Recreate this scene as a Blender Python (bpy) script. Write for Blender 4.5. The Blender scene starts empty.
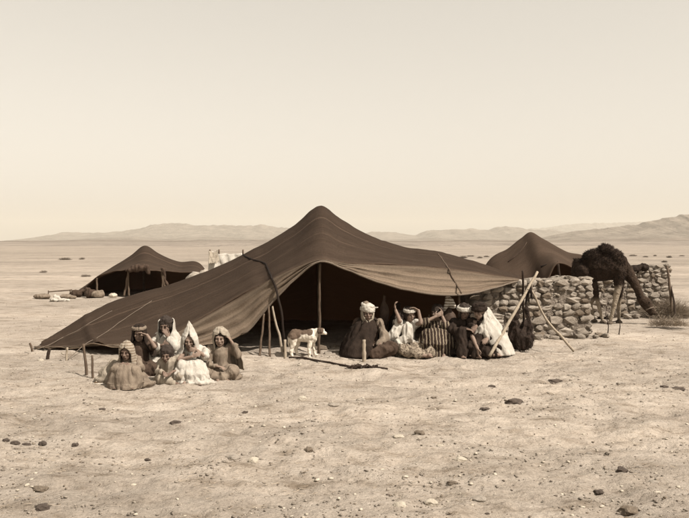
import bpy, math, random
from math import radians as R, sin, cos, pi, sqrt, atan2
from mathutils import Vector as V, Matrix, noise
from mathutils.bvhtree import BVHTree

# ------------------------------------------------------------------ camera, sky, sun
SC = bpy.context.scene
COL = SC.collection
H, F, CX, HY = 1.75, 774.0, 344.5, 243.0         # eye height (m), focal length and horizon row of the photograph
cam = bpy.data.cameras.new('camera'); camo = bpy.data.objects.new('camera', cam); COL.objects.link(camo)
camo.location = (0, 0, H); camo.rotation_euler = (R(90), 0, 0)
cam.sensor_width = 36; cam.lens = F / 689 * 36; cam.shift_y = -16 / 689
cam.clip_start = .1; cam.clip_end = 60000
SC.camera = camo
SUN_EL, SUN_AZ = 50, 124                           # azimuth clockwise from +Y
W = bpy.data.worlds.new('World'); SC.world = W; W.use_nodes = True
nt = W.node_tree; nt.nodes.clear()
sky = nt.nodes.new('ShaderNodeTexSky'); sky.sky_type = 'NISHITA'; sky.sun_disc = False
sky.sun_elevation = R(SUN_EL); sky.sun_rotation = R(SUN_AZ); sky.dust_density = 3.0; sky.air_density = 1.2; sky.altitude = 0
bw = nt.nodes.new('ShaderNodeRGBToBW'); mx = nt.nodes.new('ShaderNodeMixRGB'); mx.blend_type = 'MULTIPLY'; mx.inputs[0].default_value = 1
mx.inputs[2].default_value = (1.0, .935, .832, 1)
cl = nt.nodes.new('ShaderNodeMath'); cl.operation = 'POWER'; cl.inputs[1].default_value = .55
ml = nt.nodes.new('ShaderNodeMath'); ml.operation = 'MULTIPLY'; ml.inputs[1].default_value = 1.80
bg = nt.nodes.new('ShaderNodeBackground'); bg.inputs[1].default_value = .15
wo = nt.nodes.new('ShaderNodeOutputWorld')
nt.links.new(sky.outputs[0], bw.inputs[0]); nt.links.new(bw.outputs[0], cl.inputs[0]); nt.links.new(cl.outputs[0], ml.inputs[0])
nt.links.new(ml.outputs[0], mx.inputs[1]); nt.links.new(mx.outputs[0], bg.inputs[0]); nt.links.new(bg.outputs[0], wo.inputs[0])
sl = bpy.data.lights.new('sun', 'SUN'); sl.energy = 5.0; sl.angle = R(.5); sl.color = (1, .928, .842)
so = bpy.data.objects.new('sun', sl); COL.objects.link(so)
sdir = V((sin(R(SUN_AZ)) * cos(R(SUN_EL)), cos(R(SUN_AZ)) * cos(R(SUN_EL)), sin(R(SUN_EL))))
so.rotation_euler = (-sdir).to_track_quat('-Z', 'Y').to_euler(); so.location = sdir * 50
SC.view_settings.view_transform = 'Standard'; SC.view_settings.look = 'None'; SC.view_settings.gamma = 1
SC.view_settings.exposure = .64
SC.cycles.volume_bounces = 0; SC.cycles.max_bounces = 6; SC.cycles.diffuse_bounces = 4
SC.cycles.use_denoising = True

rnd = random.Random(7)

def P(px, py, D): return V(((px - CX) / F * D, D, H - (py - HY) / F * D))
def flat(v): return V((v.x, v.y, 0))
def G(px, py):
    D = F * H / (py - HY); return V(((px - CX) / F * D, D, 0))

# ------------------------------------------------------------------ materials
def rgb(r, g, b):
    f = lambda c: ((c / 255 + .055) / 1.055) ** 2.4 if c > 10 else c / 255 / 12.92
    return (f(r), f(g), f(b), 1)

def des(c, f=.74):
    l = .3 * c[0] + .6 * c[1] + .1 * c[2]; return tuple(l + (q - l) * f for q in c[:3])

def mat(name, c1, c2=None, scale=8, rough=.95, bump=.3, bscale=60, bdist=.01, detail=6, stretch=None, stripes=None, vcol=False, wear=None):
    m = bpy.data.materials.new(name); m.use_nodes = True
    n = m.node_tree; N = n.nodes; L = n.links; bs = N['Principled BSDF']
    bs.inputs['Roughness'].default_value = rough; bs.inputs['Specular IOR Level'].default_value = .15
    tc = N.new('ShaderNodeTexCoord'); mp = N.new('ShaderNodeMapping'); L.new(tc.outputs['Object'], mp.inputs[0])
    if stretch: mp.inputs['Scale'].default_value = stretch
    nz = N.new('ShaderNodeTexNoise'); nz.inputs['Scale'].default_value = scale; nz.inputs['Detail'].default_value = detail; nz.inputs['Roughness'].default_value = .6
    L.new(mp.outputs[0], nz.inputs[0])
    rp = N.new('ShaderNodeValToRGB'); rp.color_ramp.elements[0].position = .34; rp.color_ramp.elements[1].position = .66
    c1 = des(c1[:3]); c2 = des(c2[:3]) if c2 else tuple(c * .7 for c in c1)
    rp.color_ramp.elements[0].color = (*c2, 1); rp.color_ramp.elements[1].color = (*c1, 1)
    L.new(nz.outputs[0], rp.inputs[0]); out = rp.outputs[0]
    if stripes:     # (axis, frequency, colour, width)
        ax, fr, sc_, wd = stripes
        sx = N.new('ShaderNodeSeparateXYZ'); L.new(tc.outputs['Object'], sx.inputs[0])
        ds = N.new('ShaderNodeMath'); ds.operation = 'MULTIPLY_ADD'; ds.inputs[1].default_value = .035
        L.new(nz.outputs[0], ds.inputs[0]); L.new(sx.outputs[ax], ds.inputs[2])
        fm = N.new('ShaderNodeMath'); fm.operation = 'MULTIPLY'; fm.inputs[1].default_value = fr; L.new(ds.outputs[0], fm.inputs[0])
        fc = N.new('ShaderNodeMath'); fc.operation = 'FRACT'; L.new(fm.outputs[0], fc.inputs[0])
        lt = N.new('ShaderNodeMath'); lt.operation = 'LESS_THAN'; lt.inputs[1].default_value = wd; L.new(fc.outputs[0], lt.inputs[0])
        mm = N.new('ShaderNodeMixRGB'); L.new(lt.outputs[0], mm.inputs[0]); L.new(out, mm.inputs[1]); mm.inputs[2].default_value = (*sc_[:3], 1); out = mm.outputs[0]
    if vcol:
        at = N.new('ShaderNodeAttribute'); at.attribute_name = 'Col'
        mm = N.new('ShaderNodeMixRGB'); mm.blend_type = 'MULTIPLY'; mm.inputs[0].default_value = 1
        L.new(out, mm.inputs[1]); L.new(at.outputs['Color'], mm.inputs[2]); out = mm.outputs[0]
    L.new(out, bs.inputs['Base Color'])
    b = N.new('ShaderNodeBump'); b.inputs['Strength'].default_value = bump; b.inputs['Distance'].default_value = bdist
    n2 = N.new('ShaderNodeTexNoise'); n2.inputs['Scale'].default_value = bscale; n2.inputs['Detail'].default_value = 5
    L.new(mp.outputs[0], n2.inputs[0]); L.new(n2.outputs[0], b.inputs['Height'])
    if name.endswith('cloth'):
        n3 = N.new('ShaderNodeTexNoise'); n3.inputs['Scale'].default_value = 7; n3.inputs['Detail'].default_value = 2.5; n3.inputs['Distortion'].default_value = 1.1
        ms_ = N.new('ShaderNodeMapping'); ms_.inputs['Scale'].default_value = (1.3, 1.3, .55); L.new(tc.outputs['Object'], ms_.inputs[0]); L.new(ms_.outputs[0], n3.inputs[0])
        ab = N.new('ShaderNodeMath'); ab.operation = 'SUBTRACT'; ab.inputs[1].default_value = .5; L.new(n3.outputs[0], ab.inputs[0])
        a2 = N.new('ShaderNodeMath'); a2.operation = 'ABSOLUTE'; L.new(ab.outputs[0], a2.inputs[0])
        b3 = N.new('ShaderNodeBump'); b3.invert = True; b3.inputs['Strength'].default_value = .6; b3.inputs['Distance'].default_value = .04
        L.new(a2.outputs[0], b3.inputs['Height']); L.new(b3.outputs[0], b.inputs['Normal'])
    L.new(b.outputs[0], bs.inputs['Normal'])
    return m

def tent_mat(name, ramp, streak=.30, warp=.012):
    """woven wool strips: colour runs across the cloth (UV v), weave streaks along it (UV u)"""
    m = bpy.data.materials.new(name); m.use_nodes = True
    n = m.node_tree; N = n.nodes; L = n.links; bs = N['Principled BSDF']
    bs.inputs['Roughness'].default_value = .95; bs.inputs['Specular IOR Level'].default_value = .1
    uv = N.new('ShaderNodeUVMap'); uv.uv_map = 'UVMap'
    mp = N.new('ShaderNodeMapping'); mp.inputs['Scale'].default_value = (1.6, 46, 1); L.new(uv.outputs[0], mp.inputs[0])
    nz = N.new('ShaderNodeTexNoise'); nz.inputs['Scale'].default_value = 2.2; nz.inputs['Detail'].default_value = 7; nz.inputs['Roughness'].default_value = .7
    L.new(mp.outputs[0], nz.inputs[0])
    sp = N.new('ShaderNodeSeparateXYZ'); L.new(uv.outputs[0], sp.inputs[0])
    big = N.new('ShaderNodeTexNoise'); big.inputs['Scale'].default_value = 3; big.inputs['Detail'].default_value = 3; L.new(uv.outputs[0], big.inputs[0])
    sb = N.new('ShaderNodeMath'); sb.operation = 'SUBTRACT'; sb.inputs[1].default_value = .5; L.new(big.outputs[0], sb.inputs[0])
    wp = N.new('ShaderNodeMath'); wp.operation = 'MULTIPLY_ADD'; wp.inputs[1].default_value = warp; L.new(sb.outputs[0], wp.inputs[0]); L.new(sp.outputs[1], wp.inputs[2])
    rp = N.new('ShaderNodeValToRGB'); cr = rp.color_ramp
    cr.elements[0].position = ramp[0][0]; cr.elements[0].color = (*ramp[0][1], 1)
    cr.elements[1].position = ramp[-1][0]; cr.elements[1].color = (*ramp[-1][1], 1)
    for p, c in ramp[1:-1]:
        e = cr.elements.new(p); e.color = (*c, 1)
    L.new(wp.outputs[0], rp.inputs[0])
    r2 = N.new('ShaderNodeMapRange'); r2.inputs['From Min'].default_value = .3; r2.inputs['From Max'].default_value = .7
    r2.inputs['To Min'].default_value = 1 - streak; r2.inputs['To Max'].default_value = 1 + streak; L.new(nz.outputs[0], r2.inputs['Value'])
    tc = N.new('ShaderNodeTexCoord'); fz = N.new('ShaderNodeTexNoise'); fz.inputs['Scale'].default_value = 55; fz.inputs['Detail'].default_value = 4; L.new(tc.outputs['Object'], fz.inputs[0])
    r3 = N.new('ShaderNodeMapRange'); r3.inputs['From Min'].default_value = .3; r3.inputs['From Max'].default_value = .7
    r3.inputs['To Min'].default_value = .78; r3.inputs['To Max'].default_value = 1.24; L.new(fz.outputs[0], r3.inputs['Value'])
    mu = N.new('ShaderNodeMath'); mu.operation = 'MULTIPLY'; L.new(r2.outputs[0], mu.inputs[0]); L.new(r3.outputs[0], mu.inputs[1])
    vm = N.new('ShaderNodeVectorMath'); vm.operation = 'SCALE'; L.new(rp.outputs[0], vm.inputs[0]); L.new(mu.outputs[0], vm.inputs['Scale'])
    L.new(vm.outputs[0], bs.inputs['Base Color'])
    b = N.new('ShaderNodeBump'); b.inputs['Strength'].default_value = .6; b.inputs['Distance'].default_value = .015
    L.new(nz.outputs[0], b.inputs['Height'])
    b2 = N.new('ShaderNodeBump'); b2.inputs['Strength'].default_value = .8; b2.inputs['Distance'].default_value = .016
    f2 = N.new('ShaderNodeTexNoise'); f2.inputs['Scale'].default_value = 90; L.new(tc.outputs['Object'], f2.inputs[0]); L.new(f2.outputs[0], b2.inputs['Height'])
    L.new(b.outputs[0], b2.inputs['Normal']); L.new(b2.outputs[0], bs.inputs['Normal'])
    tr = N.new('ShaderNodeBsdfTranslucent'); tr.inputs[0].default_value = (.25, .17, .12, 1); ms = N.new('ShaderNodeMixShader'); ms.inputs[0].default_value = .26
    L.new(bs.outputs[0], ms.inputs[1]); L.new(tr.outputs[0], ms.inputs[2]); L.new(ms.outputs[0], N['Material Output'].inputs[0])
    return m

WOOL = (.055, .0375, .0265)
def k(c, f): return tuple(x * f for x in c)
M = {}
M['roof'] = tent_mat('goat_hair_cloth', [(0, k(WOOL, 1.5)), (.06, k(WOOL, 1.0)), (.12, k(WOOL, 1.15)), (.20, k(WOOL, .95)), (.232, k(WOOL, 1.0)), (.236, k(WOOL, 1.6)), (.242, k(WOOL, 1.0)), (.36, k(WOOL, .85)), (.367, k(WOOL, 2.1)), (.374, k(WOOL, .9)),
                                     (.42, k(WOOL, 1.0)), (.47, k(WOOL, .88)), (.50, k(WOOL, .95)), (.75, k(WOOL, .7)), (1, k(WOOL, .9))])
FL = (.205, .155, .112)
M['flap'] = tent_mat('pale_striped_wool', [(0, k(FL, 1.2)), (.10, k(FL, .75)), (.16, k(FL, 1.25)), (.30, k(FL, 1.0)), (.38, k(FL, .62)), (.42, k(FL, 1.05)), (.55, k(FL, .9)), (.62, k(FL, .62)), (.66, k(FL, 1.05)),
                                          (.80, k(FL, .8)), (.86, k(FL, .6)), (.93, k(FL, .8)), (1, k(WOOL, 1.6))], streak=.28, warp=.08)
M['roof_far'] = tent_mat('faded_goat_hair_cloth', [(0, k(WOOL, 1.6)), (.2, k(WOOL, 1.1)), (.28, k(WOOL, 1.5)), (.4, k(WOOL, 1.1)), (.5, k(WOOL, 1.3)), (1, k(WOOL, 1.2))])
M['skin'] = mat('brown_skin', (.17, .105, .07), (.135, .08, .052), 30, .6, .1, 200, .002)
M['skin_light'] = mat('light_brown_skin', (.23, .15, .102), (.185, .118, .08), 30, .6, .1, 200, .002)  # lighter of the two brown skin tones
M['eye'] = mat('dark_eye', (.025, .016, .01), None, 30, .3, 0)
M['lip'] = mat('dark_lip', (.04, .018, .010), None, 30, .6, 0)
M['hair'] = mat('black_hair', (.026, .017, .012), (.045, .029, .02), 60, .7, .6, 160, .01)
M['white'] = mat('white_wool_cloth', (.42, .375, .31), (.32, .28, .222), 12, .95, .35, 130, .006)
M['cream'] = mat('unbleached_cloth', (.30, .245, .175), (.20, .155, .105), 14, .95, .4, 110, .006)
M['sand'] = mat('sand_brown_cloth', (.20, .148, .098), (.13, .092, .06), 14, .95, .4, 110, .006)
M['brown'] = mat('brown_wool_cloth', (.07, .041, .024), (.042, .024, .014), 14, .95, .4, 110, .006)
M['dark'] = mat('dark_wool_cloth', (.030, .0175, .0105), (.017, .010, .006), 12, .95, .4, 110, .006)
M['stripe'] = mat('striped_robe_cloth', (.04, .023, .014), (.025, .014, .009), 18, .95, .4, 110, .006, stripes=(0, 19, (.21, .17, .12), .3))
M['print'] = mat('patterned_skirt_cloth', (.30, .235, .155), (.055, .033, .02), 34, .95, .4, 110, .006, detail=2)
M['hoodstripe'] = mat('striped_hood_cloth', (.30, .245, .175), (.20, .155, .105), 14, .95, .4, 110, .006, stripes=(2, 30, (.13, .095, .065), .3))
M['stripewhite'] = mat('white_striped_cloth', (.50, .44, .35), (.4, .34, .26), 14, .95, .3, 110, .006, stripes=(2, 22, (.08, .05, .03), .3))
M['wood'] = mat('weathered_wood', (.13, .085, .05), (.06, .036, .02), 10, .85, .6, 60, .006, stretch=(6, 6, .8))
M['palewood'] = mat('bleached_wood', (.36, .285, .195), (.22, .165, .105), 10, .85, .5, 60, .006, stretch=(6, 6, .8))
M['darkwood'] = mat('dark_wood', (.045, .026, .015), (.026, .015, .009), 10, .85, .5, 60, .006, stretch=(6, 6, .8))
M['rope'] = mat('pale_rope', (.17, .125, .085), (.10, .07, .045), 80, .95, .8, 150, .006)
M['darkrope'] = mat('dark_rope', (.022, .013, .008), (.014, .008, .005), 80, .95, .8, 150, .006)
M['skinbag'] = mat('goatskin', (.035, .019, .011), (.016, .009, .005), 20, .8, .9, 45, .02)
M['skinbag2'] = mat('tan_leather', (.085, .05, .03), (.055, .031, .018), 12, .7, .5, 60, .008)
M['stone'] = mat('fieldstone', (.27, .22, .165), (.15, .117, .085), 5, .95, .6, 26, .012, detail=9)
M['stone2'] = mat('fieldstone_pale', (.35, .295, .23), (.22, .175, .13), 5, .95, .6, 26, .012, detail=9)
M['stone3'] = mat('fieldstone_dark', (.20, .15, .10), (.11, .077, .048), 5, .95, .6, 26, .012, detail=9)
M['rubble'] = mat('mud_rubble', (.21, .165, .122), (.085, .062, .044), 14, .95, 1, 30, .03, detail=9)
M['rockdark'] = mat('dark_rock', (.145, .105, .077), (.07, .049, .035), 12, .95, .8, 40, .012)
M['rockpale'] = mat('pale_rock', (.46, .39, .29), (.34, .28, .2), 10, .95, .5, 40, .01)
M['clay'] = mat('fired_clay', (.17, .11, .065), (.10, .06, .035), 12, .7, .3, 60, .006)
M['twig'] = mat('dry_twigs', (.34, .265, .18), (.20, .145, .095), 3, .95, .2, 60, .004)
M['shrub'] = mat('desert_scrub', (.24, .19, .14), (.16, .122, .088), 3, .95, .2, 60, .004)
M['dog'] = mat('short_fur', (1, 1, 1), (.82, .80, .78), 40, .9, .5, 120, .006, vcol=True)
M['camel'] = mat('camel_fur', (1, 1, 1), (.62, .60, .58), 14, .95, 1, 40, .03, vcol=True)
M['wool'] = mat('shaggy_camel_wool', (.026, .0145, .0085), (.015, .0085, .005), 14, .95, .5, 60, .01)

def hill_mat(name, c, c2):
    return mat(name, c, c2, .012, 1, 1, .03, 14, detail=10)

# ------------------------------------------------------------------ object helpers
def props(o, label=None, cat=None, group=None, kind=None):
    for kk, vv in (('label', label), ('category', cat), ('group', group), ('kind', kind)):
        if vv: o[kk] = vv
    return o

def thing(name, loc, label, cat, group=None, rz=0):
    o = bpy.data.objects.new(name, None); COL.objects.link(o); o.location = loc; o.rotation_euler = (0, 0, rz)
    o.empty_display_size = .2
    return props(o, label, cat, group)

def mesh(verts, faces, name='mesh', smooth=True):
    me = bpy.data.meshes.new(name); me.from_pydata([tuple(v) for v in verts], [], faces)
    if smooth: me.polygons.foreach_set('use_smooth', [True] * len(me.polygons))
    me.update(); return me

def obj(name, me, m, parent=None, **kw):
    o = bpy.data.objects.new(name, me); COL.objects.link(o)
    if m is not None and not me.materials: me.materials.append(m)
    if parent: o.parent = parent
    return props(o, kw.get('label'), kw.get('cat'), kw.get('group'), kw.get('kind'))

class MB:
    """collects closed primitives in one vertex list"""
    def __init__(s): s.v = []; s.f = []
    def add(s, vs, fs):
        b = len(s.v); s.v += [V(x) for x in vs]; s.f += [tuple(i + b for i in f) for f in fs]; return s
    def cap(s, a, ra, b, rb, seg=10):
        a = V(a); b = V(b); d = b - a
        if d.length < 1e-6: d = V((0, 0, 1e-4))
        q = d.to_track_quat('Z', 'Y'); L = d.length; rings = []
        for i in range(1, 4):
            t = -pi / 2 + i * pi / 6; rings.append((ra * sin(t), ra * cos(t)) if i < 3 else (0, ra))
        rings.append((L, rb)); rings += [(L + rb * sin(t), rb * cos(t)) for t in (pi / 6, pi / 3)]
        vs = [a + q @ V((0, 0, -ra))]
        for z, r in rings:
            for j in range(seg): vs.append(a + q @ V((r * cos(2 * pi * j / seg), r * sin(2 * pi * j / seg), z)))
        vs.append(a + q @ V((0, 0, L + rb))); n = len(rings); fs = []
        for j in range(seg): fs.append((0, 1 + (j + 1) % seg, 1 + j))
        for i in range(n - 1):
            for j in range(seg):
                p = 1 + i * seg; fs.append((p + j, p + (j + 1) % seg, p + seg + (j + 1) % seg, p + seg + j))
        p = 1 + (n - 1) * seg
        for j in range(seg): fs.append((p + j, p + (j + 1) % seg, len(vs) - 1))
        return s.add(vs, fs)
    def chain(s, pts, rs, seg=10):
        for i in range(len(pts) - 1): s.cap(pts[i], rs[i], pts[i + 1], rs[i + 1], seg)
        return s
    def ell(s, c, r, rot=None, seg=16, rg=9):
        c = V(c); vs = [V((0, 0, -1))]; fs = []
        for i in range(1, rg):
            t = -pi / 2 + pi * i / rg
            for j in range(seg): vs.append(V((cos(t) * cos(2 * pi * j / seg), cos(t) * sin(2 * pi * j / seg), sin(t))))
        vs.append(V((0, 0, 1)))
        for j in range(seg): fs.append((0, 1 + (j + 1) % seg, 1 + j))
        for i in range(rg - 2):
            for j in range(seg):
                p = 1 + i * seg; fs.append((p + j, p + (j + 1) % seg, p + seg + (j + 1) % seg, p + seg + j))
        p = 1 + (rg - 2) * seg
        for j in range(seg): fs.append((p + j, p + (j + 1) % seg, len(vs) - 1))
        Rm = rot.to_3x3() if rot else Matrix.Identity(3)
        return s.add([c + Rm @ V((x.x * r[0], x.y * r[1], x.z * r[2])) for x in vs], fs)
    def xf(s, Mx, i0=0):
        for i in range(i0, len(s.v)): s.v[i] = Mx @ s.v[i]
        return s
    def mesh(s, smooth=True): return mesh(s.v, s.f, smooth=smooth)

def remesh(mb, vox, sm=3, fac=.5):
    me = mb.mesh(); o = bpy.data.objects.new('tmp', me); COL.objects.link(o)
    r = o.modifiers.new('r', 'REMESH'); r.mode = 'VOXEL'; r.voxel_size = vox; r.use_smooth_shade = True
    if sm:
        m2 = o.modifiers.new('s', 'SMOOTH'); m2.iterations = sm; m2.factor = fac
    dg = bpy.context.evaluated_depsgraph_get(); out = bpy.data.meshes.new_from_object(o.evaluated_get(dg))
    bpy.data.objects.remove(o); bpy.data.meshes.remove(me)
    return out

def folds(me, seed, amp=.016, kk=3.4, c=(0, 0), fine=.002, zf=1.3, ff=14):
    vs = me.vertices; ns = [v.normal.copy() for v in vs]
    for v, n in zip(vs, ns):
        x, y, z = v.co; g = kk * 1.9
        wx = noise.noise(V((x * 4 + seed, y * 4, z * 4))) * .55; wz = noise.noise(V((x * 4, y * 4 + seed, z * 4))) * .55
        q = noise.noise(V((x * g + wx + seed * 3.1, y * g, z * g * .22 + wz + x * 1.6 * sin(seed))))
        q2 = noise.noise(V((x * g * 2.1 + wx * 2, y * g * 2.1 + seed, z * g * .5 + wz * 2)))
        d = (.75 - abs(q) * 3.6) * amp * 1.0 + (.5 - abs(q2) * 2.4) * amp * .45 + noise.noise(V((x * ff + seed, y * ff, z * ff))) * fine * 2
        v.co = v.co + n * d
    me.update(); return me

def solid(o, t, off=-1):
    m = o.modifiers.new('thick', 'SOLIDIFY'); m.thickness = t; m.offset = off; return o

def grid_faces(nu, nv):
    return [(j * nu + i, j * nu + i + 1, (j + 1) * nu + i + 1, (j + 1) * nu + i) for j in range(nv - 1) for i in range(nu - 1)]

def catmull(pts, t):
    n = len(pts) - 1; t = max(0, min(n - 1e-6, t)); i = int(t); f = t - i
    p1, p2 = pts[i], pts[i + 1]
    p0 = pts[i - 1] if i > 0 else p1 * 2 - p2; p3 = pts[i + 2] if i + 2 <= n else p2 * 2 - p1
    return .5 * ((2 * p1) + (p2 - p0) * f + (2 * p0 - 5 * p1 + 4 * p2 - p3) * f * f + (3 * p1 - p0 - 3 * p2 + p3) * f ** 3)

def tube(pts, r, seg=7, r2=None, wob=0, seed=0, sub=4, twist=0):
    pts = [V(p) for p in pts]; n = (len(pts) - 1) * sub + 1
    cs = [catmull(pts, i / sub) for i in range(n)]
    vs = []; fs = []; up = None
    for i, c in enumerate(cs):
        d = (cs[min(i + 1, n - 1)] - cs[max(i - 1, 0)]).normalized()
        if up is None: up = d.orthogonal().normalized()
        up = (up - d * up.dot(d)).normalized(); sd = d.cross(up)
        rr = r + ((r2 if r2 is not None else r) - r) * i / max(1, n - 1)
        w = V([noise.noise(V((c.x * 5 + kx * 9 + seed, c.y * 5, c.z * 5))) for kx in range(3)]) * wob
        rr *= 1 + .25 * noise.noise(V((i * .7, seed, 2))) * (1 if wob else 0)
        for j in range(seg):
            a = 2 * pi * j / seg
            vs.append(c + w + (up * cos(a) + sd * sin(a)) * rr)
    for i in range(n - 1):
        for j in range(seg): fs.append((i * seg + j, i * seg + (j + 1) % seg, (i + 1) * seg + (j + 1) % seg, (i + 1) * seg + j))
    fs.append(tuple(range(seg))[::-1]); fs.append(tuple((n - 1) * seg + j for j in range(seg)))
    return vs, fs

# ------------------------------------------------------------------ ground
def gh(x, y):
    near = max(0, min(1, (60 - y) / 45))
    z = .05 * noise.noise(V((x * .35, y * .35, 1))) * near
    w = noise.noise(V((x * 1.1, y * 1.1, 31))) * .6
    z += .050 * noise.noise(V((x * 1.5 + w, y * 2.1, 4))) * near
    z += .030 * noise.noise(V((x * 4.3 + w * 2, y * 5.2, 7))) * near
    z += .4 * noise.noise(V((x * .02, y * .02, 3))) * max(0, min(1, (y - 60) / 200))
    return z - .035
def ghf(x, y):
    r = 1 - abs(noise.noise(V((x * 6.5, y * 9, 12)))) * 2
    return gh(x, y) + .011 * noise.noise(V((x * 13, y * 17, 9))) + .010 * r * noise.noise(V((x * 2, y * 2, 19))) + .006 * noise.noise(V((x * 31, y * 37, 2)))

def axis(fine0, fine1, step, lo, hi, g=1.11):
    a = []; x = fine0
    while x < fine1: a.append(x); x += step
    s = step
    while x < hi: a.append(x); s *= g; x += s
    a.append(hi); b = []; x = fine0; s = step
    while x > lo: s *= g; x -= s; b.append(x)
    return sorted(b) + a
dents = {}; _r = random.Random(77)
for _ in range(900):
    y = 4.4 * (14.5 / 4.4) ** _r.random(); x = _r.uniform(-.5, .5) * y; th = _r.uniform(-.9, .9) + (pi / 2 if _r.random() < .5 else 0)
    d_ = (x, y, cos(th), sin(th), _r.uniform(.06, .13), _r.uniform(.035, .06), _r.uniform(.005, .014))
    for ix in range(-1, 2):
        for iy in range(-1, 2): dents.setdefault((int(x * 4) + ix, int(y * 4) + iy), []).append(d_)
def dent(x, y):
    z = 0
    for dx, dy, c_, s_, l_, w_, h_ in dents.get((int(x * 4), int(y * 4)), ()):
        u = ((x - dx) * c_ + (y - dy) * s_) / l_; v = (-(x - dx) * s_ + (y - dy) * c_) / w_; q = u * u + v * v
        if q < 4: z += -h_ * math.exp(-q * 1.6) + h_ * .35 * math.exp(-(sqrt(q) - 1.25) ** 2 * 9)
    return z
xs = axis(-4.2, 4.8, .03, -9000, 9000); ys = axis(4.2, 12.5, .026, -300, 14000, 1.05)
gv = []
for y in ys:
    for x in xs:
        gv.append((x, y, ghf(x, y) + dent(x, y) if (abs(x) < 12 and 2 < y < 40) else gh(x, y)))
gm = mesh(gv, grid_faces(len(xs), len(ys)))

def ground_mat():
    m = bpy.data.materials.new('dry_clay'); m.use_nodes = True
    n = m.node_tree; N = n.nodes; L = n.links; bs = N['Principled BSDF']
    bs.inputs['Roughness'].default_value = 1; bs.inputs['Specular IOR Level'].default_value = .05
    tc = N.new('ShaderNodeTexCoord')
    def nz(scale, det, ro=.6, st=None):
        t = N.new('ShaderNodeTexNoise'); t.inputs['Scale'].default_value = scale; t.inputs['Detail'].default_value = det; t.inputs['Roughness'].default_value = ro
        if st:
            mp = N.new('ShaderNodeMapping'); mp.inputs['Scale'].default_value = st; L.new(tc.outputs['Object'], mp.inputs[0]); L.new(mp.outputs[0], t.inputs[0])
        else: L.new(tc.outputs['Object'], t.inputs[0])
        return t
    a = nz(1.7, 12, .72, (1, 2.4, 1)); rp = N.new('ShaderNodeValToRGB'); cr = rp.color_ramp
    cr.elements[0].position = .33; cr.elements[0].color = (.185, .146, .108, 1); cr.elements[1].position = .62; cr.elements[1].color = (.398, .343, .286, 1)
    e = cr.elements.new(.46); e.color = (.332, .280, .228, 1)
    L.new(a.outputs[0], rp.inputs[0])
    b = nz(.045, 8, .6, (1, 2.2, 1)); r2 = N.new('ShaderNodeMapRange'); r2.inputs['From Min'].default_value = .35; r2.inputs['From Max'].default_value = .65
    r2.inputs['To Min'].default_value = .80; r2.inputs['To Max'].default_value = 1.12; L.new(b.outputs[0], r2.inputs['Value'])
    c = nz(38, 5, .7); r3 = N.new('ShaderNodeMapRange'); r3.inputs['From Min'].default_value = .30; r3.inputs['From Max'].default_value = .55
    r3.inputs['To Min'].default_value = .74; r3.inputs['To Max'].default_value = 1.05; L.new(c.outputs[0], r3.inputs['Value'])
    mu = N.new('ShaderNodeMath'); mu.operation = 'MULTIPLY'; L.new(r2.outputs[0], mu.inputs[0]); L.new(r3.outputs[0], mu.inputs[1])
    c4 = nz(.33, 9, .7, (1, 1.8, 1)); r4 = N.new('ShaderNodeMapRange'); r4.inputs['From Min'].default_value = .38; r4.inputs['From Max'].default_value = .60
    r4.inputs['To Min'].default_value = .80; r4.inputs['To Max'].default_value = 1.06; L.new(c4.outputs[0], r4.inputs['Value'])
    m4 = N.new('ShaderNodeMath'); m4.operation = 'MULTIPLY'; L.new(mu.outputs[0], m4.inputs[0]); L.new(r4.outputs[0], m4.inputs[1]); mu = m4
    vm = N.new('ShaderNodeVectorMath'); vm.operation = 'SCALE'; L.new(rp.outputs[0], vm.inputs[0]); L.new(mu.outputs[0], vm.inputs['Scale'])
    L.new(vm.outputs[0], bs.inputs['Base Color'])
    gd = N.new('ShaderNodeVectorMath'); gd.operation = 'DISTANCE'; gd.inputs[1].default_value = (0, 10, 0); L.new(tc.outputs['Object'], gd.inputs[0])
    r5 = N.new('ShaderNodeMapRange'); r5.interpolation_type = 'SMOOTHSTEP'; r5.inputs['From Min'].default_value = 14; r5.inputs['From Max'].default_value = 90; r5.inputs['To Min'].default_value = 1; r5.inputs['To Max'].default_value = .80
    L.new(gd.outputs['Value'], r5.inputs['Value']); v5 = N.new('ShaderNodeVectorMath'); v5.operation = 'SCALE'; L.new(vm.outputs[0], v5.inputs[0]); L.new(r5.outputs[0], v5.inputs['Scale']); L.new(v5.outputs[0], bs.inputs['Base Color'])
    bp = N.new('ShaderNodeBump'); bp.inputs['Strength'].default_value = .9; bp.inputs['Distance'].default_value = .035
    d = nz(22, 8, .65, (1, 1.3, 1)); L.new(d.outputs[0], bp.inputs['Height']); L.new(bp.outputs[0], bs.inputs['Normal'])
    return m
obj('ground', gm, ground_mat(), kind='structure')

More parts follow.
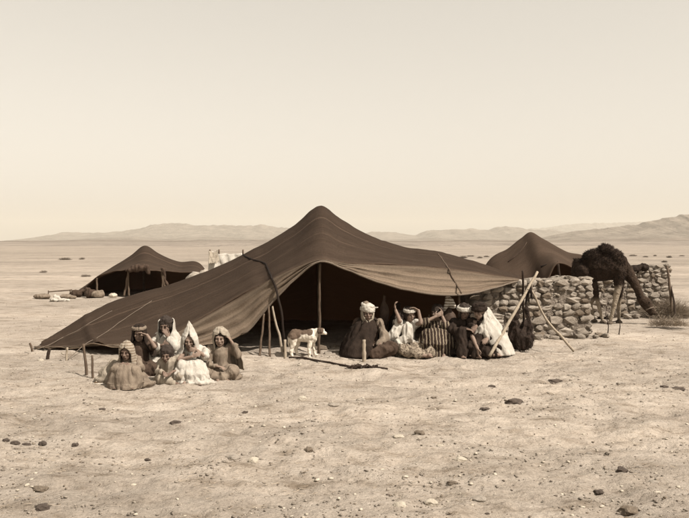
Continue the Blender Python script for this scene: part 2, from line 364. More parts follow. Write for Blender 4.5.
# ------------------------------------------------------------------ hills
def hill(name, sil, D, depth, m, seed, rough=.12, foot=.35):
    """a range of hills: crest heights from the outline, foot slopes on both sides"""
    pts = [((px - CX) / F * D, (HY - py) / F * D + H) for px, py in sil]
    nx, ny = 640, 80; vs = []
    for j in range(ny):
        t = j / (ny - 1) * 2 - 1                       # -1 near foot, 0 crest, 1 far foot
        for i in range(nx):
            x = pts[0][0] + (pts[-1][0] - pts[0][0]) * i / (nx - 1)
            kx = 0
            while kx < len(pts) - 2 and x > pts[kx + 1][0]: kx += 1
            a = (x - pts[kx][0]) / (pts[kx + 1][0] - pts[kx][0]); a = a * a * (3 - 2 * a) * .5 + a * .5
            z = pts[kx][1] * (1 - a) + pts[kx + 1][1] * a
            s = (1 - abs(t)); prof = foot * s + (1 - foot) * s ** 3
            g = noise.noise(V((x / D * 34 + seed, t * 1.1, seed))) + .6 * noise.noise(V((x / D * 90, t * 2.6, seed + 3))) + .35 * noise.noise(V((x / D * 240, t * 5, seed + 8)))
            g2 = noise.noise(V((x / D * 60 + t * 3, t * 6, seed + 5))) + .5 * noise.noise(V((x / D * 150, t * 13, seed + 11))); gull = -(abs(g) + abs(g2) * .8) * rough * s ** .6 * (1 - s * .80)
            y = D + t * depth * (1 + .12 * noise.noise(V((x / D * 9, 3, seed))))
            vs.append((x, y, z * max(prof + gull, 0) * (1 + (.07 * noise.noise(V((x / D * 70, seed, 5))) + .05 * noise.noise(V((x / D * 190, seed, 8)))) * s) - (1 - s) ** 6 * 4))
    return obj(name, mesh(vs, grid_faces(nx, ny)), m, kind='structure')
hm = hill_mat('hill_scree', (.205, .158, .115, 1), (.105, .078, .055, 1)); hm2 = mat('foothill_gravel', (.25, .20, .152), (.16, .125, .094), .02, 1, 1, .05, 10, stretch=(1, .35, 1), detail=10)
hill('hills', [(-420, 236), (-200, 229), (-60, 238), (0, 241), (25, 240), (48, 235), (68, 231.5), (95, 232.5), (118, 231), (140, 228), (152, 224), (172, 222), (186, 223), (205, 224.5), (225, 224), (240, 225), (262, 224), (280, 226.5),
               (300, 228), (330, 231), (365, 232.5), (382, 230.5), (398, 232.5), (414, 235), (428, 229.5), (448, 229), (470, 228), (486, 229.5), (497, 226), (514, 226), (530, 229), (556, 229.5), (575, 233), (620, 238), (700, 240), (900, 236), (1100, 238)],
     5200, 1500, hm, 2, rough=.30)
hill('hills', [(500, 241), (540, 238), (556, 234), (580, 230), (610, 227), (636, 224), (652, 219.5), (668, 216.5), (690, 213), (740, 205), (860, 200), (1000, 215), (1200, 226)], 2600, 900, hm, 9, rough=.20)
hill('hills', [(-300, 238), (-120, 236), (0, 243), (60, 241.5), (100, 237.5), (135, 236.5), (160, 238.5), (210, 236.5), (260, 239), (310, 236), (380, 240), (430, 238), (470, 239.5), (520, 240), (600, 239), (640, 241), (760, 240)], 3300, 1300, hm, 5, rough=.25)
hill('hills', [(-300, 240), (-20, 241), (40, 240.4), (110, 239.4), (180, 240.4), (260, 239.6), (330, 240.6), (420, 241), (480, 239.8), (560, 240), (640, 238.2), (720, 237), (860, 238), (1100, 240)], 1500, 700, hm, 14, rough=.2, foot=.7)
hill('hills', [(-500, 243), (-200, 241.5), (-60, 242.6), (60, 241.6), (150, 242.2), (260, 241.2), (380, 242.4), (470, 241.6), (560, 242.4), (640, 241.2), (760, 240.2), (900, 241), (1200, 242)], 850, 560, hm2, 33, rough=.06, foot=.97)
hill('hills', [(380, 240), (470, 232), (540, 227.5), (575, 223), (604, 222), (640, 221), (700, 219), (820, 221), (950, 226), (1100, 236)], 9000, 1500, hm, 21, rough=.2)

# haze
def box(lo, hi):
    x0, y0, z0 = lo; x1, y1, z1 = hi
    return [(x0, y0, z0), (x1, y0, z0), (x1, y1, z0), (x0, y1, z0), (x0, y0, z1), (x1, y0, z1), (x1, y1, z1), (x0, y1, z1)], \
        [(3, 2, 1, 0), (4, 5, 6, 7), (0, 1, 5, 4), (1, 2, 6, 5), (2, 3, 7, 6), (3, 0, 4, 7)]
hz = bpy.data.materials.new('haze_air'); hz.use_nodes = True; n = hz.node_tree; n.nodes.clear()
vo = n.nodes.new('ShaderNodeVolumePrincipled'); vo.inputs['Color'].default_value = (1, .93, .80, 1); vo.inputs['Density'].default_value = .00012; vo.inputs['Anisotropy'].default_value = 0
mo = n.nodes.new('ShaderNodeOutputMaterial'); n.links.new(vo.outputs[0], mo.inputs['Volume'])
obj('haze', mesh(*box((-9500, -400, -8), (9500, 14500, 420)), smooth=False), hz, kind='stuff')

# ------------------------------------------------------------------ tents
def build_tent(rows, nseg, vseg, sags, disp, uvlen):
    """rows: lists of matching control points from front hem to back hem"""
    nu = (len(rows[0]) - 1) * nseg + 1; vs = []; vv = []
    for r in range(len(rows) - 1):
        for j in range(vseg + (1 if r == len(rows) - 2 else 0)):
            vv.append(r + j / vseg)
    cols = []
    for i in range(nu):
        cp = [catmull(row, i / nseg) for row in rows]; cols.append(cp)
    for v in vv:
        for i in range(nu):
            cp = cols[i]; r = min(int(v), len(rows) - 2); f = v - r
            p = cp[r].lerp(cp[r + 1], f) * .7 + catmull(cp, v) * .3
            p = p + V((0, 0, -sags[r] * 4 * f * (1 - f) * min(1, (cp[r + 1] - cp[r]).length)))
            vs.append(p + disp(i / nseg, v, p))
    return vs, nu, len(vv)

def set_uv(me, nu, nv, ul, v0=0, v1=1):
    uv = me.uv_layers.new(name='UVMap')
    for lp in me.loops:
        i = lp.vertex_index % nu; j = lp.vertex_index // nu
        uv.data[lp.index].uv = (i / (nu - 1) * ul, v0 + (v1 - v0) * j / (nv - 1))

fh = [(35, 347, 13.1), (70, 347.5, 12.8), (108, 346, 12.45), (160, 348, 12.4), (205, 346, 12.5), (242, 336, 12.55), (268, 308, 12.55), (296, 279, 12.5), (320, 262, 12.45), (345, 269.5, 12.5), (385, 284.5, 12.5), (425, 293.5, 12.5), (460, 295, 12.7), (490, 289, 13.3), (517, 281, 13.95)]
sm_ = [(36, 346.5, 13.12), (71, 346.3, 12.84), (109, 344.5, 12.5), (157, 341, 12.6), (195, 322, 12.8), (232, 301, 12.9), (262, 284, 12.8), (293, 269.5, 12.65), (320, 260, 12.55), (345, 263.5, 12.65), (385, 264.5, 12.85), (425, 267, 13.0), (460, 270, 13.2), (492, 275, 13.6), (519, 279, 14.1)]
rd = [(42, 341.5, 13.4), (60, 330, 13.7), (85, 315, 14.0), (115, 300, 14.3), (165, 285, 14.6), (210, 269, 14.8), (250, 250.5, 14.9), (292, 226.5, 15), (319, 205.5, 15), (340, 218, 15), (368, 234.5, 15), (402, 246, 15), (442, 252, 14.9), (480, 262.5, 14.7), (521, 276.5, 14.5)]
fh = [P(*p) for p in fh]; sm_ = [P(*p) for p in sm_]; rd = [P(*p) for p in rd]
bk = []
for i, p in enumerate(rd):
    dd = [.2, 1.0, 1.6, 2.1, 2.5, 2.7, 2.8, 2.9, 3.0, 2.9, 2.8, 2.6, 2.3, 1.6, .6][i]
    bk.append(V((p.x * 1.0, p.y + dd, -.08 if i < 14 else .6)))
def ndisp(u, v, p):
    a = .014 * noise.noise(V((p.x * 1.3, p.y * 1.3, p.z * 2))) + .008 * noise.noise(V((u * 3.5, v * .7, 5))) + .020 * (.3 - abs(noise.noise(V((p.x * .5, v * 5.5, 40))))) + .007 * noise.noise(V((u * 6, v * 9, 8)))
    return V((0, -.4, 1)) * a
def fdisp(u, v, p):
    """folds of the front flap: they run along the cloth and fan out from the tie points"""
    e = 1 - abs(v - .4)
    k1 = noise.noise(V((p.x * .9, v * 3.4, 11)))
    k2 = noise.noise(V((p.x * 2.2 + v * 2, v * 6, 21))); a = (.5 - abs(k1)) * .11 + (.4 - abs(k2)) * .045 * min(1, 4 * (1 - v) + .1)
    if u > 8: a *= .75
    if u < 8:
        a += .035 * sin(v * 13 + u * 1.2) * min(1, v * 3) * (1 - v)
    a += .012 * noise.noise(V((u * 4, v * 3, 3)))
    sc = 0
    if v < .5: sc = .012 * noise.noise(V((p.x * 5, 0, 3))) + (.11 * max(-.15, noise.noise(V((p.x * 2.1, 0, 9)))) if u < 5.2 else 0) * (1 - v * 2)
    return V((0, -1.0, .15)) * a + V((0, 0, sc))
def rdisp(u, v, p):
    d = ndisp(u, v, p)
    # tie rope creases and the overlapping cloth near the left end
    for uc, am, w in ((1.75, .10, .10), (6.1, -.05, .22), (12.1, -.045, .2), (3.3, .03, .3)):
        f = math.exp(-((u - uc - v * .25) / w) ** 2)
        d += V((0, -.7, .7)) * am * f * max(0, 1 - v * .8)
    # seams between the woven strips
    fr = (v * 4.5) % 1
    d += V((0, 0, 1)) * -.018 * math.exp(-((fr - .5) / .10) ** 2)
    return d
T0 = V((0, 13.8, 0))
tent = thing('nomad_tent', T0, 'large dark goat hair tent with pointed peak and open front sheltering the seated people', 'tent')
vs, nu, nv = build_tent([fh, sm_], 10, 22, [.05], fdisp, 1)
fme = mesh([v - T0 for v in vs], grid_faces(nu, nv)); set_uv(fme, nu, nv, 4)
obf = solid(obj('front_flap', fme, M['flap'], tent, label='pale striped front flap of the tent'), .012, 0)
vsr, nur, nvr = build_tent([sm_, rd, bk], 10, 26, [.10, .12], rdisp, 1)
rme = mesh([v - T0 for v in vsr], grid_faces(nur, nvr)); set_uv(rme, nur, nvr, 5)
solid(obj('roof_cloth', rme, M['roof'], tent), .014, 0)
bvh = BVHTree.FromPolygons(vs + vsr, grid_faces(nu, nv) + [tuple(i + len(vs) for i in f) for f in grid_faces(nur, nvr)])
def on_tent(px, py, off=.016, bv=None, Dd=12.4):
    d = P(px, py, 1) - V((0, 0, H)); hit = (bv or bvh).ray_cast(V((0, 0, H)), d.normalized())
    if hit[0] is None: return P(px, py, Dd)
    return hit[0] - d.normalized() * off
def along(pxs, off=.028, bv=None, Dd=12.4):
    out = []
    for (x0, y0), (x1, y1) in zip(pxs[:-1], pxs[1:]):
        n_ = max(1, int(math.hypot(x1 - x0, y1 - y0) / 3)); out += [on_tent(x0 + (x1 - x0) * i / n_, y0 + (y1 - y0) * i / n_, off, bv, Dd) for i in range(n_)]
    return out + [on_tent(*pxs[-1], off=off, bv=bv, Dd=Dd)]
def rope(name, pts, r, m, parent, off, **kw):
    v_, f_ = tube([p - off for p in pts], r, 6, wob=.008, sub=2); return obj(name, mesh(v_, f_), m, parent, **kw)
rope('tie_rope', along([(243, 255), (252, 259.5), (262, 262), (266, 264), (271, 276), (276, 288)]) + [P(279, 301, 12.35), P(282, 316, 12.25), P(283.5, 335, 12.2), P(284.5, 352, 12.3)], .019, M['darkrope'], tent, T0)
rope('tie_rope', along([(438, 254), (444, 262), (449, 269), (452, 277), (457, 285)]) + [P(461, 293, 12.5)], .014, M['wood'], tent, T0)
rope('guy_rope', along([(152, 301), (135, 312), (120, 322), (105, 333), (93, 340)]) + [P(84, 345, 12.6), P(66, 361, 11.75)], .0065, M['rope'], tent, T0)
rope('guy_rope', along([(112, 311), (95, 320), (78, 330), (62, 338)]) + [P(48, 345.5, 13.0), P(34, 350, 12.7)], .0065, M['rope'], tent, T0)
hc, hfc = tube([v - T0 + V((0, -.012, 0)) for v in vs[50:nu:2]], .016, 6, wob=.004, sub=1); obj('hem_highlight', mesh(hc, hfc), M['rope'], tent)  # pale tube added along the hem to paint its bright edge highlight
# poles
def pole(name, a, b, r, r2, m, parent, off, seed, **kw):
    a = V(a); b = V(b); mids = [a.lerp(b, t) + V((noise.noise(V((seed, t * 9, 1))), noise.noise(V((seed, t * 9, 5))), 0)) * .02 for t in (0, .2, .4, .6, .8, 1)]
    v_, f_ = tube([p - off for p in mids], r, 8, r2, wob=.008, seed=seed, sub=4); return obj(name, mesh(v_, f_), m, parent, **kw)
pole('ridge_pole', (P(319, 207, 15).x, 15, -.1), (P(319, 207, 15).x, 15, 2.42), .05, .04, M['wood'], tent, T0, 3)
pole('front_pole', (P(318.5, 340, 12.7).x, 12.7, -.1), P(320, 263, 12.53), .026, .020, M['wood'], tent, T0, 7)
pole('prop_pole', (P(260, 355, 12.3).x, 12.25, -.06), P(264, 314, 12.45), .020, .015, M['wood'], tent, T0, 11)
pole('prop_pole', (P(270, 355, 12.2).x, 12.2, -.06), P(269, 307, 12.47), .020, .015, M['wood'], tent, T0, 12)
pole('prop_pole', (P(284, 350, 12.5).x, 12.4, -.06), P(272, 306, 12.5), .022, .016, M['palewood'], tent, T0, 13)
pole('prop_pole', (P(462, 350, 12.9).x, 13.0, -.06), P(459, 294, 12.75), .022, .018, M['wood'], tent, T0, 14)

def stake(px, py, h, r, m, label, lean=(0, 0), group=None, seed=0):
    g = G(px, py); g.z = gh(g.x, g.y)
    v_, f_ = tube([(0, 0, -.08), (lean[0] * .4, lean[1] * .4, h * .4), (lean[0], lean[1], h)], r, 8, r * .8, wob=.006, seed=seed + px, sub=5)
    o = obj('tent_stake', mesh(v_, f_), m); o.location = g; return props(o, label, 'stake', group)
SG = 'wooden stakes driven in along the tent front'
stake(285, 358, .30, .025, M['palewood'], 'short stake at the foot of the dark rope left of the dog', group=SG)
stake(364, 357.5, .34, .032, M['palewood'], 'pale upright stake standing in front of the man in the white turban', group=SG)
stake(66, 358, .22, .02, M['palewood'], 'pale peg at the edge of the tent, holding the guy rope near its left corner', (.02, 0), SG)
stake(87, 373, .42, .022, M['wood'], 'taller leaning stake left of the seated children', (-.05, 0), SG)
stake(93, 375, .30, .018, M['wood'], 'thin twisted stake closest to the pale cloth bundle', (-.02, .02), SG)
stake(47, 356, .16, .03, M['darkwood'], 'stubby dark stake under the left corner of the tent', (.04, 0), SG)
stake(33, 350, .14, .022, M['wood'], 'leftmost peg, where the tent corner is tied down', (-.05, 0), SG)

# small tent, left background
def rowsP(*l): return [[P(*p) for p in r] for r in l]
r2 = rowsP([(68, 295.5, 26), (82, 291, 25.8), (96, 277, 25.6), (112, 272, 25.5), (128, 269, 25.5), (146, 270, 25.5), (162, 271, 25.5), (180, 272, 25.5), (198, 274, 25.6), (214, 294, 26)],
           [(70, 295, 26.4), (84, 286, 27), (99, 275, 27.6), (115, 265, 28), (130, 255.5, 28), (144, 245.5, 28), (158, 252.5, 28), (178, 261, 28), (200, 263, 27.6), (216, 292, 26.8)])
r2.append([V((p.x, p.y + d, -.12)) for p, d in zip(r2[1], [.3, 1, 2, 2.4, 2.6, 2.8, 2.8, 2.6, 2, .4])])
# third tent, right background
r3 = rowsP([(470, 306, 20), (492, 312, 19), (515, 312, 18.8), (538, 305, 18.8), (548, 280, 18.9), (558, 263.5, 19), (575, 270, 19), (592, 276, 19), (610, 300, 19.4)],
           [(472, 300, 20.6), (488, 261, 20.8), (508, 248, 20.9), (521, 237.5, 21), (531, 231, 21), (544, 239, 21), (566, 251, 20.8), (590, 259, 20.6), (612, 296, 20.4)])
r3.append([V((p.x, p.y + d, -.12)) for p, d in zip(r3[1], [.3, 1.6, 2.2, 2.6, 2.8, 2.6, 2.2, 1.4, .4])])
def small_tent(rows, label, seed, m):
    t0 = V((rows[1][4].x, rows[1][4].y - 1, 0)); t = thing('nomad_tent', t0, label, 'tent')
    def dsp(u, v, p):
        a = .03 * noise.noise(V((p.x * 1.5 + seed, p.y, p.z * 2)))
        fr = (v * 3.5) % 1; a -= .02 * math.exp(-((fr - .5) / .12) ** 2)
        e = .05 * noise.noise(V((p.x * 3.2, seed, 0))) if v < .06 else 0
        return V((0, -.5, 1)) * a + V((0, 0, e))
    v_, a_, b_ = build_tent(rows, 10, 18, [.12, .12], dsp, 1)
    me = mesh([p - t0 for p in v_], grid_faces(a_, b_)); set_uv(me, a_, b_, 3); solid(obj('roof_cloth', me, m, t), .016, 0)
    return t, t0, BVHTree.FromPolygons(v_, grid_faces(a_, b_))
t2, o2, b2 = small_tent(r2, 'low dark tent standing farther off at the left, behind the large tent', 3, M['roof'])
pole('ridge_pole', (P(144, 247, 28).x, 28, -.1), P(144, 248, 28), .05, .04, M['wood'], t2, o2, 23)
for i, (a, b) in enumerate((((97, 296), (97, 278)), ((124, 296), (129, 270)), ((129, 296), (128, 270)), ((163, 296), (162, 271)), ((166, 296), (163, 271)), ((198, 295), (197, 275)))):
    pole('tent_pole', P(a[0], a[1], 25.6), P(b[0], b[1], 25.6), .035, .03, M['wood'], t2, o2, 30 + i)
fl = thing  # hanging rag under the left tent's edge
mb = MB().chain([P(128, 270, 25.4), P(138, 268, 25.4), P(147, 267, 25.4), P(149, 273, 25.4)], [.09, .13, .09, .06]).chain([P(163, 269, 25.4), P(165, 277, 25.4), P(167, 285, 25.4)], [.07, .05, .06])
mb.v = [p - o2 for p in mb.v]
obj('edge_rags', folds(remesh(mb, .03, 2), 4, .03, 5), M['brown'], t2)
t3, o3, b3 = small_tent(r3, 'pointed brown tent standing behind the stone wall', 9, M['roof_far'])
pole('ridge_pole', (P(531, 232, 21).x, 21, -.1), P(531, 233, 21), .05, .04, M['wood'], t3, o3, 24)
pole('tent_pole', (P(566, 300, 18.9).x, 18.9, 0), P(558, 264, 18.95), .035, .03, M['darkwood'], t3, o3, 25)
# the darker torn edge hanging over the opening of tent three
pole('edge_pole', on_tent(541, 267, .02, b3, 19), on_tent(558, 262, .02, b3, 19), .03, .022, M['darkrope'], t3, o3, 26)
rope('tie_rope', [on_tent(527, 242, .02, b3, 20), on_tent(520, 252, .02, b3, 20), on_tent(508, 262, .02, b3, 20)], .014, M['brown'], t3, o3)

# ------------------------------------------------------------------ stones
def ico(sub=1):
    t = (1 + sqrt(5)) / 2
    vs = [V(p).normalized() for p in [(-1, t, 0), (1, t, 0), (-1, -t, 0), (1, -t, 0), (0, -1, t), (0, 1, t), (0, -1, -t), (0, 1, -t), (t, 0, -1), (t, 0, 1), (-t, 0, -1), (-t, 0, 1)]]
    fs = [(0, 11, 5), (0, 5, 1), (0, 1, 7), (0, 7, 10), (0, 10, 11), (1, 5, 9), (5, 11, 4), (11, 10, 2), (10, 7, 6), (7, 1, 8), (3, 9, 4), (3, 4, 2), (3, 2, 6), (3, 6, 8), (3, 8, 9), (4, 9, 5), (2, 4, 11), (6, 2, 10), (8, 6, 7), (9, 8, 1)]
    for _ in range(sub):
        cache = {}; nf = []
        def mid(a, b):
            kk = (min(a, b), max(a, b))
            if kk not in cache: vs.append(((vs[a] + vs[b]) / 2).normalized()); cache[kk] = len(vs) - 1
            return cache[kk]
        for a, b, c in fs:
            x, y, z = mid(a, b), mid(b, c), mid(c, a); nf += [(a, x, z), (b, y, x), (c, z, y), (x, y, z)]
        fs = nf
    return vs, fs
def rock_mesh(seed, sub=1, sq=.8, rg=.35):
    vs, fs = ico(sub); out = []; rr_ = Matrix.Rotation(seed * 1.3 + .5, 3, V((1, .7, .4 + seed % 3)).normalized()); vs = [rr_ @ v for v in vs]
    for p in vs:
        m_ = max(abs(p.x), abs(p.y), abs(p.z)); q = p.lerp(p / m_ * .86, sq * .6)          # towards a rounded block
        q = q * (1 + rg * noise.noise(p * 1.3 + V((seed * 7.3, 0, 0))) + rg * .35 * noise.noise(p * 3.1 + V((0, seed * 3.1, 0)))); out.append(q)
    return mesh(out, fs, 'stone')
SM = {}
for key in ('stone', 'stone2', 'stone3'):
    SM[key] = []
    for i in range(7):
        me = rock_mesh(i + {'stone': 0, 'stone2': 20, 'stone3': 40}[key], 1, .95, .42); me.polygons.foreach_set('use_smooth', [False] * len(me.polygons)); me.materials.append(M[key]); SM[key].append(me)

def stone_wall(name, A, B, th, h0, h1, label, seed, rmin, rmax, endcap=True):
    """dry stone wall from A to B (front face line), th thick; every stone an object, small fill joined"""
    rn = random.Random(seed); A = V(A); B = V(B); d = (B - A); L = d.length; d.normalize(); nrm = V((d.y, -d.x, 0))       # towards camera
    w = thing(name, A, label, 'wall'); ang = atan2(d.y, d.x)
    hf = lambda s: h0 + (h1 - h0) * s / L + .05 * noise.noise(V((s * 2.2, seed, 0)))
    # rubble core
    cv = []; nx, nz = int(L / .05), 22
    prof = [(0, 0), ] 
    ring = 26
    for i in range(nx + 1):
        s = L * i / nx; hh = hf(s) - .05
        for j in range(ring):
            a = j / ring
            if a < .4: y, z = 0, hh * a / .4
            elif a < .6: y, z = -th * (a - .4) / .2, hh
            else: y, z = -th, hh * (1 - (a - .6) / .4)
            e = 1
            if i == 0 or i == nx: y = -th / 2 + (y + th / 2) * .6
            q = V((s, -y, z - .03)); nn = .05 * noise.noise(V((s * 7, y * 7 + seed, z * 8)))
            cv.append(V((q.x, q.y - (nn if a < .4 else -nn), q.z + (nn if .4 <= a < .6 else 0))))
    cf = [(i * ring + j, (i + 1) * ring + j, (i + 1) * ring + (j + 1) % ring, i * ring + (j + 1) % ring) for i in range(nx) for j in range(ring)]
    cf.append(tuple(range(ring))); cf.append(tuple(nx * ring + j for j in range(ring))[::-1])
    Mr = Matrix.Rotation(ang, 3, 'Z')
    obj('rubble_core', mesh([Mr @ v for v in cv], cf), M['rubble'], w)
    def put(s, y, z, a, b, c, kind, tw=.12):
        o = bpy.data.objects.new('stone', rn.choice(SM[kind])); COL.objects.link(o); o.parent = w
        o.location = Mr @ V((s, y, z)); o.scale = (a, b, c)
        o.rotation_euler = (rn.uniform(-.15, .15), rn.uniform(-.22, .22), ang + rn.uniform(-tw, tw)); return o
    z = 0
    while True:
        rh = rn.uniform(rmin, rmax) * (1.15 if z < .2 else 1)
        if z + rh * .5 > max(h0, h1): break
        s = -rn.uniform(0, .06)
        while s < L - .12:
            wd = min(rh * rn.uniform(1.0, 2.5), L + .03 - s)
            if z + rh * .55 < hf(s + wd / 2):
                r_ = rn.random(); kd = 'stone2' if r_ < .33 else ('stone3' if r_ > .84 else 'stone')
                if rn.random() < .90:
                    put(s + wd / 2, .025 + rn.uniform(-.02, .02), z + rh / 2 + rn.uniform(-.014, .014), wd * .50, rn.uniform(.09, .12), rh * rn.uniform(.46, .58), kd)
            s += wd * rn.uniform(.98, 1.12)
        z += rh * rn.uniform(.92, 1.0)
    for i in range(int(L / .16)):                       # coping stones
        for yy in (.10, th * .6):
            s = (i + rn.random()) * .16; q = rn.uniform(.06, .12)
            put(s, yy + rn.uniform(-.03, .03), hf(s) - .03, q * 1.25, q, q * .5, rn.choice(['stone', 'stone2', 'stone']), 3)
    if endcap:
        for zz in range(int(h1 / .15)):
            for yy in (.12, th * .65):
                q = rn.uniform(.09, .12); put(L + rn.uniform(-.05, .01) - zz * .008, yy, zz * .15 + .07, q * .9, q, q * .62, rn.choice(['stone', 'stone2', 'stone']), 1)
    # fill stones: too small to pick apart
    f = MB(); iv, ifc = ico(0)
    for _ in range(int(L * h0 * 260)):
        s = rn.uniform(0, L); z = rn.uniform(0, hf(s) - .04); q = rn.uniform(.008, .024); c = V((s, .012 + rn.uniform(-.02, .01), z))
        f.add([Mr @ (c + V((p.x * q * 1.5, p.y * q, p.z * q)) * (1 + .3 * rn.random())) for p in iv], ifc)
    obj('fill_stones', f.mesh(), M['stone'], w, kind='stuff')
    # spill at the foot
    for _ in range(int(L * 7)):
        s = rn.uniform(0, L + .2); q = rn.uniform(.03, .09); put(s, -rn.uniform(.06, .30), q * .3, q * 1.3, q, q * .7, rn.choice(['stone', 'stone2', 'stone3']), 3)
    return w
stone_wall('stone_wall', flat(P(470, 343, 13.75)), flat(P(591, 336, 14.6)), .5, 1.06, 1.10, 'near dry stone wall beside the right end of the large tent, behind the tripod', 5, .08, .165)
stone_wall('stone_wall', flat(P(588, 318, 18.2)), flat(P(671, 318, 18.9)), .45, 1.0, 1.20, 'far dry stone wall behind the camel, beside the dry bush', 8, .095, .175)

# ------------------------------------------------------------------ people
def basis(fwd, up):
    f = V(fwd).normalized(); u = V(up); u = (u - f * u.dot(f)).normalized(); r = u.cross(f); return f, u, r      # r: to the hand's side
def hand(mb, w, d, n, side=1, curl=.5, s=1.0):
    """palm and five separate bent fingers; d finger direction, n palm normal (fingers curl towards n)"""
    w = V(w); d = V(d).normalized(); n = V(n); n = (n - d * n.dot(d)).normalized(); t = d.cross(n) * side
    Mx = Matrix((t, d, n)).transposed()
    mb.ell(w + d * .045 * s, (.040 * s, .052 * s, .016 * s), Mx, 12, 7)
    for i, (off, ln) in enumerate(((-.030, .060), (-.010, .078), (.010, .084), (.029, .074))):
        b = w + d * .082 * s + t * off * s; dd = (d + t * off * 3).normalized(); pts = [b - d * .02 * s, b]; cc = 0
        for q, part in enumerate((.45, .32, .25)):
            cc += curl * (.55 if q == 0 else .8); v = dd * cos(cc) + n * sin(cc); pts.append(pts[-1] + v * ln * part * s)
        mb.chain(pts, [.010 * s, .0098 * s, .0088 * s, .008 * s, .007 * s], 6)
    b = w + d * .018 * s + t * .030 * s
    v1 = (t * .8 + d * .7 + n * .35).normalized(); v2 = (t * .25 + d * 1 + n * .5).normalized()
    mb.chain([b - t * .015 * s, b, b + v1 * .035 * s, b + v1 * .035 * s + v2 * .032 * s], [.014 * s, .013 * s, .0105 * s, .0085 * s], 6)
    return mb
def foot(mb, a, d, s=1.0):
    a = V(a); d = V(d).normalized(); mb.cap(a - d * .03 * s, .034 * s, a + d * .10 * s + V((0, 0, -.012 * s)), .030 * s, 10); sd = d.cross(V((0, 0, 1)))
    for i in range(5): mb.cap(a + d * .11 * s + sd * (i - 2) * .015 * s + V((0, 0, -.02 * s)), .013 * s, a + d * (.155 - abs(i - 1) * .006) * s + sd * (i - 2) * .017 * s + V((0, 0, -.024 * s)), .010 * s, 6)
def head_mx(c, yaw, pitch, roll, s): return Matrix.Translation(V(c)) @ Matrix.Rotation(yaw, 4, 'Z') @ Matrix.Rotation(pitch, 4, 'X') @ Matrix.Rotation(roll, 4, 'Y') @ Matrix.Scale(s, 4)
def head(mb, Mx):
    h = MB(); h.ell((0, .012, .02), (.076, .092, .092)); h.ell((0, -.020, -.045), (.060, .066, .072)); h.ell((0, -.045, -.09), (.030, .034, .024))
    h.cap((0, -.088, .012), .009, (0, -.110, -.026), .0145, 8); h.ell((.012, -.096, -.030), (.009, .012, .009), None, 8, 5); h.ell((-.012, -.096, -.030), (.009, .012, .009), None, 8, 5)
    h.cap((-.042, -.069, .026), .012, (-.012, -.079, .025), .011, 8); h.cap((.042, -.069, .026), .012, (.012, -.079, .025), .011, 8); h.ell((.029, -.066, .004), (.020, .014, .014)); h.ell((-.029, -.066, .004), (.020, .014, .014))
    for q in (-1, 1):
        h.ell((.038 * q, -.066, -.024), (.022, .020, .020)); h.ell((.078 * q, .012, -.012), (.010, .020, .032), None, 10, 7)
    h.cap((-.018, -.084, -.056), .0075, (.018, -.084, -.056), .0075, 8); h.cap((-.015, -.082, -.069), .009, (.015, -.082, -.069), .009, 8)
    h.cap((0, .02, -.09), .048, (0, .03, -.15), .050, 12)
    h.xf(Mx); mb.add(h.v, h.f)

def rings_mesh(rings, nseg=40, seed=0, amp=.01, kk=9):
    """cloth laid round the body: each ring (centre, rx, ry, half gap in degrees at the front, front direction in degrees)"""
    vs = []; nv_ = 7; full = []
    for i in range(len(rings) - 1):
        for j in range(nv_):
            t = j / nv_; t2 = t * t * (3 - 2 * t) * .4 + t * .6; a, b = rings[i], rings[i + 1]
            full.append(tuple((V(a[0]).lerp(V(b[0]), t),)) + tuple(a[q] + (b[q] - a[q]) * t2 for q in (1, 2, 3, 4)))
    full.append((V(rings[-1][0]),) + tuple(rings[-1][1:]))
    for i, (c, rx, ry, g, fr) in enumerate(full):
        for j in range(nseg + 1):
            a = R(-90 + fr) + R(g) + (2 * pi - 2 * R(g)) * j / nseg
            q = noise.noise(V((cos(a) * kk * .4 + seed, sin(a) * kk * .4, c.z * 2.4))) ; q2 = noise.noise(V((cos(a) * kk + seed, sin(a) * kk, c.z * 3.5)))
            m_ = 1 + (amp * (.6 - abs(q) * 2.4) + amp * .5 * q2) / max(.05, min(rx, ry)) * min(1, (rx + ry) * 3)
            vs.append(c + V((cos(a) * rx * m_, sin(a) * ry * m_, .012 * noise.noise(V((cos(a) * 3 + seed, sin(a) * 3, i * .4))))))
    return mesh(vs, grid_faces(nseg + 1, len(full)))

CROSS = dict(pelvis=(0, 0, .13), waist=(0, -.01, .28), chest=(0, -.03, .44), neck=(0, -.04, .575), head=(0, -.065, .695),
             shR=(-.165, -.02, .52), shL=(.165, -.02, .52), elR=(-.25, -.08, .28), elL=(.25, -.08, .28), haR=(-.13, -.27, .22), haL=(.13, -.27, .22),
             kneeR=(-.33, -.24, .13), kneeL=(.33, -.24, .13), ankR=(.10, -.36, .055), ankL=(-.10, -.36, .06), fdR=(1, .1, 0), fdL=(-1, .1, 0),
             hdR=(.5, -1, -.3), hdL=(-.5, -1, -.3), hnR=(0, 0, -1), hnL=(0, 0, -1), cuR=.5, cuL=.5, yaw=0, pitch=0, roll=0, hs=1.0)
UP = dict(CROSS, kneeR=(-.13, -.30, .44), kneeL=(.13, -.30, .44), ankR=(-.11, -.42, .05), ankL=(.11, -.42, .05), fdR=(0, -1, 0), fdL=(0, -1, 0))
SIDE = dict(CROSS, kneeR=(-.20, -.38, .12), kneeL=(.16, -.40, .14), ankR=(.20, -.42, .06), ankL=(.34, -.12, .06), fdR=(1, 0, 0), fdL=(.6, 1, 0))

